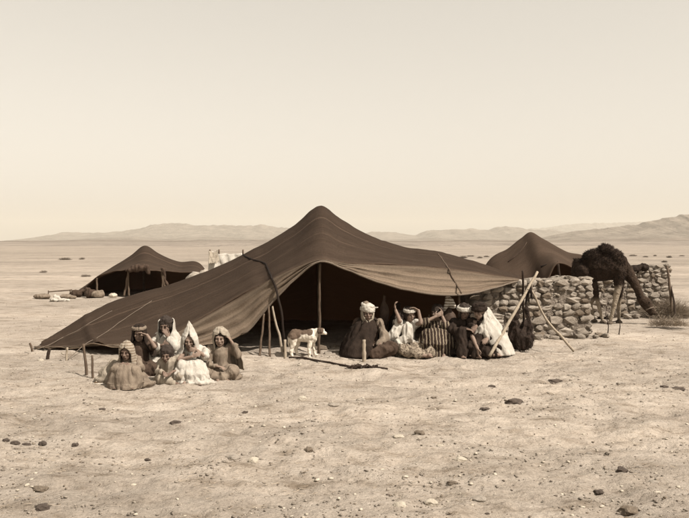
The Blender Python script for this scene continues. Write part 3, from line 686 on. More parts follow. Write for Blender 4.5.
def person(px, py, D, s, pose, label, robe, skin, group, seed, rz=0, sleeve=(.8, .8), wide=1.0, sink=.02, robe_name='robe', lap=True, z0=0, skirt=None):
    p = dict(pose); base = P(px, py, D); base = V((base.x, base.y, gh(base.x, base.y) - sink * s + z0))
    t = thing('person', base, label, 'person', group, rz)
    J = {kk: V(v) for kk, v in p.items() if isinstance(v, tuple)}
    for kk in ('neck', 'head'):
        pass
    J = {kk: (v * s if kk[:2] not in ('hd', 'hn', 'fd') else v) for kk, v in J.items()}
    hs = p['hs'] * s
    b = MB()
    b.cap(J['pelvis'], .13 * s, J['waist'], .11 * s, 14); b.cap(J['waist'], .11 * s, J['chest'], .125 * s, 14); b.cap(J['chest'], .12 * s, J['neck'], .055 * s, 12)
    b.cap(J['neck'], .048 * s, J['head'] + V((0, 0, -.07 * hs)), .045 * hs, 12)
    for S in 'RL':
        b.cap(J['chest'] + V((0, 0, .05 * s)), .06 * s, J['sh' + S], .052 * s); b.chain([J['sh' + S], J['el' + S], J['ha' + S]], [.050 * s, .037 * s, .026 * s], 10)
        hand(b, J['ha' + S], J['hd' + S], J['hn' + S], 1 if S == 'R' else -1, p['cu' + S], s * 1.03)
        hip = J['pelvis'] + V((-.08 if S == 'R' else .08, -.03, 0)) * s
        b.chain([hip, J['knee' + S], J['ank' + S]], [.075 * s, .055 * s, .034 * s], 10); foot(b, J['ank' + S], J['fd' + S], s)
    Mx = head_mx(J['head'], p['yaw'], p['pitch'], p['roll'], hs); head(b, Mx)
    obj('body', remesh(b, .0072 * max(.75, s), 2, .5), skin, t)
    e = MB()
    for q in (-1, 1):
        e = MB().ell((.029 * q, -.078, .004), (.0105, .008, .006), None, 8, 6).xf(Mx); obj('eye', e.mesh(), M['eye'], t)
    m_ = MB().cap((-.020, -.0925, -.0625), .0028, (.020, -.0925, -.0625), .0028, 6).xf(Mx); obj('mouth', m_.mesh(), M['lip'], t)
    # robe
    r = MB(); w = wide
    r.ell(J['pelvis'] + V((0, .01, .0)) * s, (.215 * s * w, .17 * s, .15 * s)); r.cap(J['pelvis'], .165 * s * w, J['waist'], .15 * s * w, 18); r.cap(J['waist'], .15 * s * w, J['chest'] + V((0, 0, .02 * s)), .142 * s * w, 18)
    r.cap(J['chest'] + V((0, 0, .05)) * s, .105 * s, J['neck'] + V((0, 0, -.035)) * s, .072 * s, 16)
    for S, sl_ in zip('RL', sleeve):
        r.cap(J['neck'] + V((0, 0, -.055)) * s, .065 * s, J['sh' + S], .074 * s, 12)
        if sl_ > 0:
            if sl_ <= .5: r.cap(J['sh' + S], .078 * s, J['sh' + S].lerp(J['el' + S], sl_ * 2), .068 * s, 12)
            else:
                r.cap(J['sh' + S], .078 * s, J['el' + S], .066 * s, 12); r.cap(J['el' + S], .066 * s, J['el' + S].lerp(J['ha' + S], (sl_ - .5) * 2), .058 * s, 12)
        hip = J['pelvis'] + V((-.09 if S == 'R' else .09, -.03, 0)) * s
        r.chain([hip, J['knee' + S]], [.135 * s, .105 * s], 14)
        if lap: r.cap(J['knee' + S], .105 * s, J['knee' + S].lerp(J['ank' + S], .82), .088 * s, 12)
    if lap:
        kz = (J['kneeR'].z + J['kneeL'].z) / 2; mid_ = (J['kneeR'] + J['kneeL']) / 2
        r.cap(J['kneeR'] * .96, .10 * s, J['kneeL'] * .96, .10 * s, 14) if kz > .2 * s else r.cap(J['kneeR'] * .8, .10 * s, J['kneeL'] * .8, .10 * s, 14)
        r.ell(V((mid_.x, mid_.y * .75, kz * .55)), (.24 * s * w, .20 * s, max(.09 * s, kz * .55)), None, 20, 11)
        r.ell(V((mid_.x * .6, -.12 * s, .05 * s)), (.37 * s * w, .31 * s, .10 * s), None, 24, 9); r.ell(V((mid_.x * .8, -.16 * s, .12 * s)), (.24 * s * w, .19 * s, .085 * s), None, 20, 9)
    me = folds(remesh(r, .0115 * max(.7, s), 4, .5), seed, .024 * s ** .5, 3.4, (0, -.06 * s), .002)
    if skirt:      # lower garment of another cloth
        me.materials.append(robe); me.materials.append(skirt)
        for pl in me.polygons:
            c = pl.center
            if c.z < .235 * s + .03 * noise.noise(c * 5): pl.material_index = 1
        obj(robe_name, me, None, t)
    else: obj(robe_name, me, robe, t)
    return t, J, Mx, s, hs

def shell(t, name, Mx, rings, m, seed, th=.012, amp=.008, kk=9, **kw):
    me = rings_mesh(rings, 40, seed, amp, kk); me.transform(Mx); o = obj(name, me, m, t, **kw); return solid(o, th, 1)
def lap_cloth(t, J, s, m, seed, up=True, fl=1.0, name='lap_cloth', top=1.0):
    kc = (J['kneeR'] + J['kneeL']) / 2; hx = abs(J['kneeL'].x - J['kneeR'].x) / 2
    if up:
        kz = kc.z; ay = (J['ankR'].y + J['ankL'].y) / 2; y0 = kc.y + .03 * s; y1 = (kc.y + ay) / 2 + .02 * s
        rg = [(V((kc.x, y0, kz + .125 * s * top)), .02 * s, .02 * s), (V((kc.x, y0, kz + .115 * s * top)), hx * .55 + .02 * s, .06 * s), (V((kc.x, y0, kz + .085 * s * top)), hx * .9 + .05 * s, .105 * s), (V((kc.x, y0 - .01 * s, kz + .03 * s)), hx + .095 * s, .145 * s), (V((kc.x, y1, kz * .65)), hx + .135 * s, .18 * s),
              (V((kc.x, y1, kz * .34)), hx + .155 * s, .20 * s * fl), (V((kc.x, y1 - .01 * s, .07 * s)), hx + .135 * s, .205 * s * fl), (V((kc.x, y1 - .02 * s, .010 * s)), hx + .12 * s, .20 * s * fl)]
    else:
        y0 = kc.y * .85 - .02 * s
        rg = [(V((kc.x, y0, .245 * s)), .03 * s, .02 * s), (V((kc.x, y0, .24 * s)), hx * .5, .08 * s), (V((kc.x, y0 - .01 * s, .225 * s)), hx * .85, .14 * s), (V((kc.x, y0 - .02 * s, .17 * s)), hx + .085 * s, .19 * s), (V((kc.x, y0 - .03 * s, .09 * s)), hx + .13 * s, .235 * s), (V((kc.x, y0 - .04 * s, .012 * s)), hx + .17 * s, .27 * s)]
    me = rings_mesh([(c, rx, ry, 0, 180) for c, rx, ry in rg], 64, seed, .034 * s ** .5, 7)
    return solid(obj(name, me, m, t), .010, 1)
def hair(t, Mx, m=None, name='hair', low=-.02, sc=1.0, fr=.05):
    h = MB(); h.ell((0, .022, .038), (.088 * sc, .098 * sc, .092 * sc)); h.ell((0, .06, -.01), (.078 * sc, .062 * sc, .10 * sc))
    h.ell((-.07, .02, low), (.022 * sc, .045, .06)); h.ell((.07, .02, low), (.022 * sc, .045, .06)); h.xf(Mx)
    return obj(name, folds(remesh(h, .009, 2), 3, .006, 6, (0, 0), .006, ff=30), m or M['hair'], t)
def turban(t, Mx, m, seed, R0=.092, coils=5, rt=.026, tilt=.25, zb=.045, name='turban', cap=True):
    h = MB(); rn = random.Random(seed)
    for i in range(coils):
        a = rn.uniform(-tilt, tilt); b = rn.uniform(-tilt, tilt) * .7; rr = R0 * (1 - .07 * max(0, i - 1)); z = zb + i * .021
        pts = [V((cos(q) * rr, .012 + sin(q) * rr * 1.08, z + a * cos(q) * rr + b * sin(q) * rr)) for q in [2 * pi * j / 18 for j in range(19)]]
        h.chain(pts, [rt * (1 + .15 * sin(j + i)) for j in range(19)], 8)
    if cap: h.ell((0, .012, zb + coils * .016), (R0 * .9, R0 * .95, .05))
    h.xf(Mx); return obj(name, folds(remesh(h, .008, 1), seed, .004, 8, (0, 0), .004, ff=30), m, t)

KG = 'children sitting on the ground before the tent'
# child 1: girl at the back shading her eyes
t, J, Mx, s, hs = person(140, 371, 10.55, .80, dict(CROSS, hs=1.18, head=(.01, -.09, .715), yaw=.12, pitch=.10, shL=(.16, -.03, .52), elL=(.30, -.20, .50), haL=(.175, -.215, .70), hdL=(-1, -.15, .35), hnL=(0, -.3, -1), cuL=.25,
        elR=(-.24, -.14, .34), haR=(-.06, -.28, .34), hdR=(1, -.2, 0), hnR=(0, .4, -.4)),
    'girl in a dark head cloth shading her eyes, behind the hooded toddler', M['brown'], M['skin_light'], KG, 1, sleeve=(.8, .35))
shell(t, 'head_cloth', Mx, [((0, .01, .135), .01, .01, 0, 0), ((0, .01, .128), .055, .06, 0, 0), ((0, .012, .095), .092, .10, 4, 0), ((0, .015, .05), .102, .112, 34, 0), ((0, .02, -.03), .108, .115, 46, 0), ((0, .03, -.12), .13, .13, 40, 0), ((0, .04, -.21), .20, .16, 38, 0), ((0, .05, -.33), .24, .18, 50, 0)], M['dark'], 4)
shell(t, 'head_band', Mx, [((0, .012, .105), .088, .098, 0, 0), ((0, .012, .085), .106, .116, 0, 0), ((0, .010, .06), .104, .115, 0, 0)], M['sand'], 6, .008)
# child 2: toddler, hooded, knees drawn up under a wide pale robe
t, J, Mx, s, hs = person(132, 383, 9.75, .66, dict(UP, hs=1.30, head=(-.03, -.26, .66), neck=(-.02, -.16, .56), chest=(-.01, -.08, .44), yaw=-.10, pitch=.15, kneeR=(-.17, -.42, .34), kneeL=(.15, -.42, .36), ankR=(-.15, -.46, .06), ankL=(.15, -.46, .06),
        shR=(-.15, -.12, .48), shL=(.15, -.12, .48), elR=(-.24, -.26, .36), elL=(.24, -.28, .36), haR=(-.10, -.45, .42), haL=(.08, -.45, .42), hdR=(1, -.1, .2), hdL=(-1, -.1, .2), hnR=(0, 1, -.3), hnL=(0, 1, -.3), cuR=.9, cuL=.9),
    'toddler in a striped hood huddled under a wide pale robe', M['sand'], M['skin'], KG, 2, wide=1.3, sleeve=(.85, .85))
shell(t, 'hood', Mx, [((0, .03, .165), .008, .008, 0, 0), ((0, .02, .14), .055, .06, 0, 0), ((0, .012, .09), .098, .105, 3, 0), ((0, .01, .05), .110, .118, 34, 0), ((0, .02, -.03), .118, .12, 48, 0), ((0, .03, -.10), .125, .125, 44, 0), ((0, .05, -.17), .16, .14, 34, 0), ((0, .06, -.25), .21, .17, 40, 0)], M['hoodstripe'], 14)
lap_cloth(t, J, s, M['sand'], 3, True, .9)
# child 3: standing at the back with a white shawl
t, J, Mx, s, hs = person(166, 367, 10.95, .88, dict(CROSS, hs=1.12, head=(.015, -.10, .715), yaw=-.15, pitch=.28, elL=(.20, -.24, .40), haL=(.085, -.215, .54), hdL=(-.5, -.1, 1), hnL=(-.6, .6, 0), cuL=.9, elR=(-.22, -.18, .34), haR=(.02, -.27, .42), hdR=(1, -.1, .4), hnR=(0, 1, -.2)),
    'dark haired child in a white shawl, hand at the mouth, rearmost', M['white'], M['skin'], KG, 3)
hair(t, Mx, sc=1.08)
shell(t, 'shawl', Mx, [((0, .045, .06), .115, .09, 82, 0), ((0, .035, -.01), .122, .11, 70, 0), ((0, .02, -.09), .125, .12, 52, 0), ((0, .02, -.16), .16, .14, 26, 0), ((0, .02, -.24), .215, .17, 14, 0), ((0, .02, -.38), .24, .20, 10, 0)], M['white'], 9, amp=.014)
# child 4: bareheaded, low in front
t, J, Mx, s, hs = person(171, 378, 10.0, .62, dict(SIDE, hs=1.42, head=(-.06, -.12, .60), neck=(-.04, -.07, .50), chest=(-.02, -.05, .40), yaw=-.05, pitch=.22, kneeR=(-.16, -.34, .14), kneeL=(.24, -.36, .20), elR=(-.24, -.20, .26), elL=(.26, -.20, .30),
        haR=(-.05, -.42, .29), haL=(.12, -.40, .30), ankR=(.2, -.44, .06), ankL=(.46, -.30, .06), fdR=(1, -.2, 0), fdL=(1, -.3, 0)),
    'bareheaded small child in a pale smock, left of the white hooded child', M['cream'], M['skin'], KG, 4, wide=1.25, sleeve=(.9, .6))
hair(t, Mx, sc=1.12)
# child 5: white pointed hood
t, J, Mx, s, hs = person(195, 376, 10.15, .76, dict(UP, hs=1.18, head=(-.06, -.17, .70), neck=(-.05, -.10, .60), chest=(-.03, -.05, .44), yaw=.08, pitch=.20, kneeR=(-.12, -.36, .32), kneeL=(.14, -.34, .26), ankR=(-.06, -.50, .06), ankL=(.20, -.50, .06),
        elR=(-.20, -.36, .40), haR=(.03, -.40, .46), hdR=(1, .1, .4), hnR=(0, 1, 0), elL=(.22, -.24, .44), haL=(.10, -.36, .56), hdL=(-1, -.1, .2), hnL=(0, 1, -.2), cuR=.6, cuL=.9),
    'child in a bright white pointed hood and white robe with bare crossed forearms', M['white'], M['skin_light'], KG, 5, sleeve=(.15, .55), wide=1.1)
shell(t, 'pointed_hood', Mx, [((-.01, .05, .28), .006, .006, 0, 0), ((0, .04, .21), .042, .042, 0, 0), ((0, .022, .14), .078, .08, 3, 0), ((0, .012, .08), .105, .112, 18, 0), ((0, .01, .03), .122, .125, 34, 0), ((0, .02, -.04), .130, .128, 40, 0), ((0, .03, -.11), .135, .13, 38, 0), ((0, .04, -.18), .19, .155, 34, 0), ((.0, .06, -.30), .26, .20, 46, 0)], M['white'], 24, amp=.005)
mb = MB().chain([(.10 * s, -.46 * s, .10 * s), (.30 * s, -.50 * s, .05 * s), (.44 * s, -.46 * s, .025 * s)], [.11 * s, .07 * s, .03 * s]).ell((.1 * s, -.45 * s, .05 * s), (.32 * s, .20 * s, .07 * s))
obj('robe_hem', folds(remesh(mb, .012, 3), 8, .015, 5), M['white'], t)
lap_cloth(t, J, s, M['white'], 8, True, .8)
# child 6: boy at the right, hood held up with one arm
t, J, Mx, s, hs = person(221, 374, 10.3, .80, dict(CROSS, hs=1.20, head=(.00, -.10, .70), yaw=.05, pitch=.12, shL=(.16, -.02, .53), elL=(.29, -.06, .42), haL=(.19, -.10, .64), hdL=(-.5, -.3, .9), hnL=(-1, 0, 0), cuL=.6,
        elR=(-.22, -.16, .26), haR=(-.02, -.33, .27), hdR=(1, -.3, -.1), kneeR=(-.27, -.30, .15), kneeL=(.25, -.30, .17), ankR=(.14, -.42, .06), ankL=(.02, -.46, .06), fdR=(.7, -.8, 0), fdL=(.2, -1, 0)),
    'boy in a sand coloured smock holding his hood up with one arm', M['sand'], M['skin_light'], KG, 6, sleeve=(.9, .9))
hair(t, Mx, sc=1.0)
shell(t, 'hood', Mx, [((0, .03, .155), .01, .01, 0, 0), ((0, .025, .14), .06, .06, 0, 0), ((.005, .02, .09), .105, .105, 3, 0), ((.01, .02, .05), .118, .12, 42, 0), ((.02, .03, -.03), .128, .12, 60, 5), ((.04, .04, -.10), .14, .13, 62, 10), ((.07, .05, -.20), .18, .16, 64, 15), ((.10, .06, -.34), .20, .19, 72, 25), ((.12, .07, -.50), .21, .20, 80, 30)], M['cream'], 33, amp=.012)
# bundle
def lump(name, px, py, D, prims, m, label, cat, seed, vox=.012, amp=.014, group=None, z0=0, sink=.01, kk=3.4):
    b = P(px, py, D); b = V((b.x, b.y, gh(b.x, b.y) - sink + z0)); mb = MB()
    for a in prims:
        if len(a) == 2: mb.ell(*a)
        else: mb.cap(*a)
    o = obj(name, folds(remesh(mb, vox, 3), seed, amp, kk), m); o.location = b; return props(o, label, cat, group)
lump('cloth_bundle', 108, 382, 9.75, [((0, 0, .10), (.12, .12, .11)), ((.03, .02, .08), .10, (.06, .03, .24), .07), ((-.01, -.02, .05), (.15, .12, .06))], M['cream'], 'upright pale cloth bundle on the ground left of the robed toddler', 'bundle', 5)
lump('rag', 100, 382, 9.65, [((0, 0, .02), (.10, .06, .025)), ((-.04, 0, .03), .03, (.06, .02, .035), .025)], M['stripewhite'], 'crumpled light and dark rag at the foot of the pale bundle', 'rag', 6, .008, .012)

AG = 'adults sitting along the tent opening'
# adult 1: man in white turban
t, J, Mx, s, hs = person(368, 352, 12.55, 1.0, dict(CROSS, hs=1.08, head=(-.01, -.10, .685), yaw=.10, pitch=.06, elR=(-.22, -.06, .30), haR=(-.04, -.22, .22), hdR=(1, -.2, -.1), elL=(.24, -.16, .29), haL=(.16, -.36, .19), hdL=(-.2, -.6, -.8), kneeR=(-.19, -.20, .11), kneeL=(.36, -.32, .15), ankL=(.0, -.44, .07)),
    'smiling man in a white turban and dark cloak, sitting cross legged nearest the dog', M['brown'], M['skin'], AG, 11, sleeve=(.9, .1), wide=1.12)
turban(t, Mx, M['white'], 3, R0=.088, coils=4, rt=.026, tilt=.35, zb=.045)
obj('turban_crown', folds(remesh(MB().ell((-.02, .02, .135), (.06, .06, .045)).xf(Mx), .01, 1), 2, .004, 5), M['sand'], t)
mbx = MB().cap((.09, .02, .075), .018, (.15, -.01, .085), .008).xf(Mx); obj('turban_end', mbx.mesh(), M['white'], t)
shell(t, 'head_cloth', Mx, [((0, .02, .06), .100, .105, 52, 0), ((0, .015, -.01), .105, .108, 44, 0), ((0, .01, -.07), .100, .108, 32, 0), ((0, .005, -.115), .085, .10, 4, 0), ((0, .0, -.145), .10, .105, 0, 0)], M['cream'], 5, amp=.006)
shell(t, 'cloak', Matrix.Identity(4), [((0, -.02, .61), .10, .11, 6, 40), ((0, -.03, .55), .19, .16, 14, 50), ((-.01, -.04, .44), .26, .225, 24, 56), ((-.04, -.06, .30), .31, .29, 34, 60), ((-.07, -.09, .16), .34, .36, 44, 62), ((-.09, -.11, .02), .37, .40, 50, 60)], M['dark'], 7, amp=.05, kk=10)
mbx = MB().cap(J['shL'] + V((.02, -.03, .0)), .075, J['elL'] + V((.02, 0, 0)), .082).cap(J['elL'] + V((.02, 0, 0)), .08, J['haL'] + V((.01, .06, .02)), .055)
obj('light_sleeve', folds(remesh(mbx, .012, 3), 4, .012, 5, (J['elL'].x, J['elL'].y)), M['sand'], t)
# adult 2: woman in a white blouse, arms raised
t, J, Mx, s, hs = person(406, 351, 12.65, .95, dict(SIDE, hs=1.02, head=(.06, -.08, .70), neck=(.04, -.05, .575), yaw=.35, pitch=.15, roll=-.1, kneeR=(-.10, -.40, .14), kneeL=(.34, -.28, .15), ankL=(.36, -.5, .06), ankR=(.25, -.5, .06),
        elL=(.24, -.18, .56), haL=(.20, -.16, .77), hdL=(-.9, -.1, .5), hnL=(0, -.3, -1), elR=(-.12, -.22, .60), haR=(-.19, -.16, .78), hdR=(-.2, 0, 1), hnR=(1, 0, 0), cuR=.8),
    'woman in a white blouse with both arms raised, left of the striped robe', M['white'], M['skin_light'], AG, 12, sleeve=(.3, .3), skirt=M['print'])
hair(t, Mx, sc=1.08, low=-.05)
shell(t, 'head_band', Mx, [((0, .012, .105), .090, .100, 0, 0), ((0, .010, .085), .108, .118, 0, 0), ((0, .004, .050), .110, .122, 0, 0)], M['white'], 6, .008)
obj('wide_sleeve', folds(remesh(MB().chain([(-.12, -.10, .50), (-.20, -.20, .36), (-.34, -.20, .22)], [.075, .085, .05]).chain([(.0, -.16, .46), (.02, -.24, .30), (-.14, -.26, .22)], [.09, .085, .07]), .012, 3), 21, .018, 5), M['white'], t)
mbx = MB(); rn = random.Random(4)
for i in range(16):
    x = -.18 + rn.uniform(-.05, .10); mbx.chain([(x + .10, -.02, .72), (x + .03, -.12, .60), (x, -.16, .46 + rn.uniform(-.05, .05))], [.016, .013, .007], 6)
obj('hair_tresses', folds(remesh(mbx, .008, 1), 4, .006, 6), M['hair'], t)
# adult 3: woman in striped robe
t, J, Mx, s, hs = person(434, 350, 12.75, .95, dict(UP, hs=1.02, head=(.04, -.08, .72), yaw=-.7, pitch=.12, shL=(.15, -.05, .52), elL=(.18, -.28, .50), haL=(.12, -.20, .66), hdL=(-.1, .3, 1), hnL=(-1, 0, 0), elR=(-.20, -.24, .56), haR=(.00, -.22, .66), hdR=(1, 0, .6), hnR=(0, 1, 0),
        kneeR=(-.14, -.34, .36), kneeL=(.16, -.30, .34)),
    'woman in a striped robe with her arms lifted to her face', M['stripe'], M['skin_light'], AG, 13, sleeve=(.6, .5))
hair(t, Mx, sc=1.15, low=-.06)
obj('ear_hoop', remesh(MB().chain([(-.10 + .045 * cos(q), -.03, -.06 + .045 * sin(q)) for q in [pi * j / 8 for j in range(7, 17)]], [.008] * 10, 6).xf(Mx), .006, 1), M['cream'], t)
lap_cloth(t, J, s, M['stripe'], 41, True, .6)
# adult 5: headband, dark robe
t, J, Mx, s, hs = person(463, 351, 12.6, .98, dict(UP, hs=1.06, head=(.01, -.10, .71), yaw=.15, pitch=.15, kneeR=(-.06, -.36, .40), kneeL=(.22, -.34, .30), ankR=(-.08, -.46, .05), ankL=(.16, -.46, .05), elR=(-.20, -.22, .40), haR=(-.02, -.40, .46), hdR=(1, -.4, -.2), elL=(.20, -.2, .42), haL=(.16, -.34, .50)),
    'person in a dark robe with a thick white head band, knees drawn up', M['dark'], M['skin'], AG, 15, sleeve=(.9, .9))
hair(t, Mx, sc=1.10, low=-.05)
shell(t, 'head_band', Mx, [((0, .012, .085), .100, .110, 0, 0), ((0, .010, .065), .122, .130, 0, 0), ((0, .004, .030), .122, .132, 0, 0), ((0, .004, .012), .105, .115, 0, 0)], M['white'], 6, .012)
mbx = MB().ell((.12, -.02, .075), (.028, .022, .022)).xf(Mx); obj('band_knot', mbx.mesh(), M['white'], t)
obj('lower_wrap', folds(remesh(MB().chain([(-.06, -.38, .40), (-.10, -.47, .20), (-.10, -.50, .06)], [.09, .085, .09]).chain([(.18, -.36, .32), (.14, -.46, .16), (.12, -.5, .05)], [.09, .08, .08]), .013, 3), 6, .016, 4, (-.05, -.45)), M['dark'], t)

# adult 6: dark turban and white shawl
t, J, Mx, s, hs = person(482, 352, 12.45, 1.0, dict(CROSS, hs=1.04, head=(-.06, -.08, .70), neck=(-.03, -.04, .575), yaw=-.55, pitch=.10, elR=(-.20, -.26, .32), haR=(-.14, -.40, .15), hdR=(0, -.3, -1), hnR=(1, .3, 0), kneeR=(-.22, -.30, .16), kneeL=(.16, -.26, .14), elL=(.18, -.16, .30), haL=(.02, -.32, .30)),
    'woman in a dark turban and bright white shawl sitting against the stone wall', M['dark'], M['skin_light'], AG, 16, sleeve=(.3, .9))
turban(t, Mx, M['dark'], 9, R0=.098, coils=4, rt=.030, tilt=.15, zb=.035)
me = rings_mesh([((.03, .02, .76), .085, .095, 80, -70), ((.04, .0, .64), .14, .155, 58, -75), ((.07, -.03, .50), .21, .21, 50, -78), ((.12, -.06, .36), .25, .26, 46, -80), ((.20, -.08, .20), .25, .27, 52, -80), ((.28, -.10, .03), .22, .26, 60, -76)], 44, 5, .020, 6)
solid(obj('white_shawl', me, M['white'], t), .014, 1)
obj('shawl_fold', folds(remesh(MB().chain([(.10, -.12, .60), (-.02, -.20, .46), (-.10, -.22, .36)], [.05, .065, .06]).chain([(-.02, -.20, .46), (.03, -.27, .34), (.08, -.26, .24)], [.05, .06, .04]), .011, 3), 5, .014, 6, (0, -.2)), M['white'], t)

# hanging sack and things inside the tent
lump('hanging_sack', 449, 350, 12.85, [((0, 0, 0), (.125, .10, .19)), ((0, 0, .14), .06, (0, 0, .25), .035)], M['skinbag2'], 'oval brown skin sack hanging under the tent edge right of the striped robe', 'sack', 7, z0=.50, amp=.008)
lump('striped_cloth', 449, 350, 12.78, [((-.07, 0, -.10), .045, (-.01, 0, .10), .05), ((-.01, 0, .10), .05, (.07, 0, -.05), .045), ((.0, 0, .06), .06, (.03, 0, -.04), .04)], M['stripewhite'], 'white striped cloth draped over the top of the oval brown sack', 'cloth', 8, z0=.80, amp=.012)
lump('pot', 452, 352, 12.55, [((0, 0, .05), (.06, .06, .055)), ((0, 0, .09), .03, (0, 0, .125), .035)], M['rockpale'], 'small pale pot on the ground under the oval brown sack', 'pot', 9, .008, .002, z0=.10)
lump('dark_blanket', 450, 353, 12.5, [((0, 0, .05), (.22, .14, .07)), ((-.12, 0, .04), .06, (.14, .02, .06), .06)], M['dark'], 'dark folded blanket lying under the small pale pot', 'blanket', 10)
lump('waterskin', 384, 350, 12.95, [((0, 0, 0), (.085, .07, .22)), ((0, 0, .18), .04, (.01, 0, .28), .03)], M['skinbag2'], 'long brown waterskin hanging behind the man in the white turban', 'waterskin', 11, z0=.62, amp=.008)
lump('dark_blanket', 396, 350, 13.05, [((0, 0, .28), (.14, .10, .34)), ((0, 0, .5), .08, (.03, 0, .75), .05)], M['dark'], 'dark blanket heaped upright behind the woman in the white blouse', 'blanket', 12)
for px, py, q, m_, lb in ((321, 347, .085, 'stone3', 'flat brown stone just inside the tent by the dog'), (335, 345, .06, 'stone3', 'small dark stone inside the tent, midway between the dog and the man'), (337, 350, .05, 'stone', 'little pale stone on the sill of the tent opening'), (328, 350, .045, 'stone2', 'low pale stone touching the flat brown one in the opening')):
    g = G(px, py); o = obj('stone', rock_mesh(px, 2, .5), M[m_]); o.location = (g.x, g.y, gh(g.x, g.y) + q * .2); o.scale = (q * 1.5, q, q * .62); props(o, lb, 'stone')

# ------------------------------------------------------------------ dog
DD = 12.2; D0 = P(305, 355, DD); D0.z = 0
def dp(px, py, dy=0): return P(px, py, DD) + V((0, dy, 0)) - D0
b = MB()
b.chain([dp(295, 333.0, .02), dp(302, 334.0, 0), dp(311, 333.2, -.02)], [.098, .090, .105], 16)
b.ell(dp(294, 333.2, .02), (.085, .08, .098)); b.ell(dp(312, 333.5, -.02), (.092, .08, .118))
b.chain([dp(313, 331.5, -.02), dp(317, 329.0, -.03), dp(320.0, 328.5, -.04)], [.078, .055, .050], 12)
b.ell(dp(321.2, 328.6, -.045), (.062, .052, .055)); b.chain([dp(322.5, 329.6, -.05), dp(326.6, 331.0, -.06)], [.036, .021], 10); b.ell(dp(327.3, 330.6, -.062), (.014, .013, .012))
for x0, x1, x2, x3, dy in ((293.0, 290.6, 292.6, 291.6, -.05), (296.5, 295.5, 297.3, 297.5, .07)):       # hind: thigh, hock, foot
    b.chain([dp(x0, 335, dy * .8), dp(x0 + .8, 341.5, dy), dp(x1 + (.6 if dy < 0 else 0), 347.5, dy), dp(x2, 355.2 if dy < 0 else 353.5, dy)], [.082, .048, .028, .022], 10)
    b.chain([dp(x2, 355.0 if dy < 0 else 353.3, dy), dp(x2 + 3.0, 355.5 if dy < 0 else 353.8, dy)], [.022, .020], 8)
for x0, x1, x2, dy in ((310.5, 309.2, 309.6, -.06), (313.5, 313.6, 314.6, .05)):
    b.chain([dp(x0, 335, dy * .8), dp(x0 - .4, 341, dy), dp(x1, 347, dy), dp(x2, 355.2 if dy < 0 else 352.8, dy)], [.056, .037, .026, .021], 10)
    b.chain([dp(x2, 355.0 if dy < 0 else 352.6, dy), dp(x2 + 2.4, 355.6 if dy < 0 else 353.2, dy)], [.021, .019], 8)
b.chain([dp(290.5, 330.5, .02), dp(288.6, 334, .02), dp(288.4, 341, .02), dp(289.2, 345, .02)], [.026, .022, .018, .010], 8)
dm = remesh(b, .0075, 3)
ca = dm.color_attributes.new('Col', 'FLOAT_COLOR', 'POINT')
WH = V((.62, .56, .47)); BR = V((.10, .07, .05)); patches = [(dp(293.5, 330), .12, .10), (dp(303, 328.2), .13, .055), (dp(320.6, 327.4, -.06), .055, .06), (dp(310, 329.5), .05, .05)]
for v in dm.vertices:
    w = 0
    for c, rx, rz_ in patches:
        d = v.co - c; q = (d.x / rx) ** 2 + (d.z / rz_) ** 2; q += noise.noise(v.co * 14) * .5; w = max(w, max(0, min(1, (1.15 - q) * 3)))
    if (v.co - dp(322.5, 330.5, -.05)).length < .03 or v.co.x > dp(325, 0).x: w = 0
    c = WH.lerp(BR, w)
    if v.co.x > dp(326.8, 0).x: c = V((.03, .02, .012))
    ca.data[v.index].color = (*c, 1)
dog = thing('dog', D0 + V((0, 0, gh(D0.x, D0.y) + .012)), 'white dog with brown patches standing in front of the tent opening', 'dog')
folds(dm, 4, .003, 6, (0, 0), .004, ff=26)
obj('body', dm, M['dog'], dog)
M['dogdark'] = mat('dark_fur', (.075, .046, .028), None, 40, .9, .5, 120, .006)
for dy in (-.09, .0):
    e = MB().chain([dp(319.4, 326.6, dy), dp(318.6, 328.6, dy - .012 if dy < -.05 else dy + .012), dp(318.9, 330.6, dy)], [.018, .021, .012], 8); obj('ear', e.mesh(), M['dogdark'], dog)
obj('eye', MB().ell(dp(323.0, 328.0, -.088), (.008, .006, .008), None, 8, 6).mesh(), M['eye'], dog)

# ------------------------------------------------------------------ camel
DC = 17.2; C0 = P(605, 322, DC); C0.z = 0
def cp(px, py, dy=0): return P(px, py, DC) + V((0, dy, 0)) - C0
b = MB()
b.chain([cp(585, 266.5, .16), cp(598, 266, .05), cp(612, 265, -.10)], [.22, .31, .28], 20)
b.ell(cp(606, 256, -.02), (.23, .17, .30), Matrix.Rotation(-.15, 4, 'Y')); b.ell(cp(596, 259, .04), (.30, .22, .27)); b.ell(cp(581.5, 268, .18), (.15, .20, .25)); b.ell(cp(613.5, 259, -.12), (.20, .22, .24))
b.chain([cp(584, 270, .02), cp(592, 284, -.02), cp(596, 292, 0)], [.19, .13, .075], 14); b.chain([cp(596, 292, 0), cp(598.2, 301, .02), cp(602, 317, -.02)], [.062, .047, .034], 10)
b.chain([cp(590, 272, .28), cp(597, 285, .28), cp(600, 294, .3)], [.18, .12, .075], 14); b.chain([cp(600, 294, .3), cp(595, 303, .32), cp(598, 318, .3)], [.062, .047, .034], 10)
b.chain([cp(615, 268, -.25), cp(614, 284, -.27), cp(610.5, 301, -.26), cp(606.5, 318, -.24)], [.155, .085, .052, .036], 12)
b.ell(cp(610.3, 301, -.27), (.055, .055, .075))
b.chain([cp(620, 270, .02), cp(621, 285, .04), cp(619.5, 301, .04), cp(619.5, 318, .04)], [.13, .08, .050, .036], 12); b.ell(cp(619.5, 301, .03), (.052, .052, .07))
for x, dy in ((602.5, -.03), (598.5, .29), (606, -.26), (619.5, .03)): b.ell(cp(x, 320.2, dy), (.078, .095, .045))
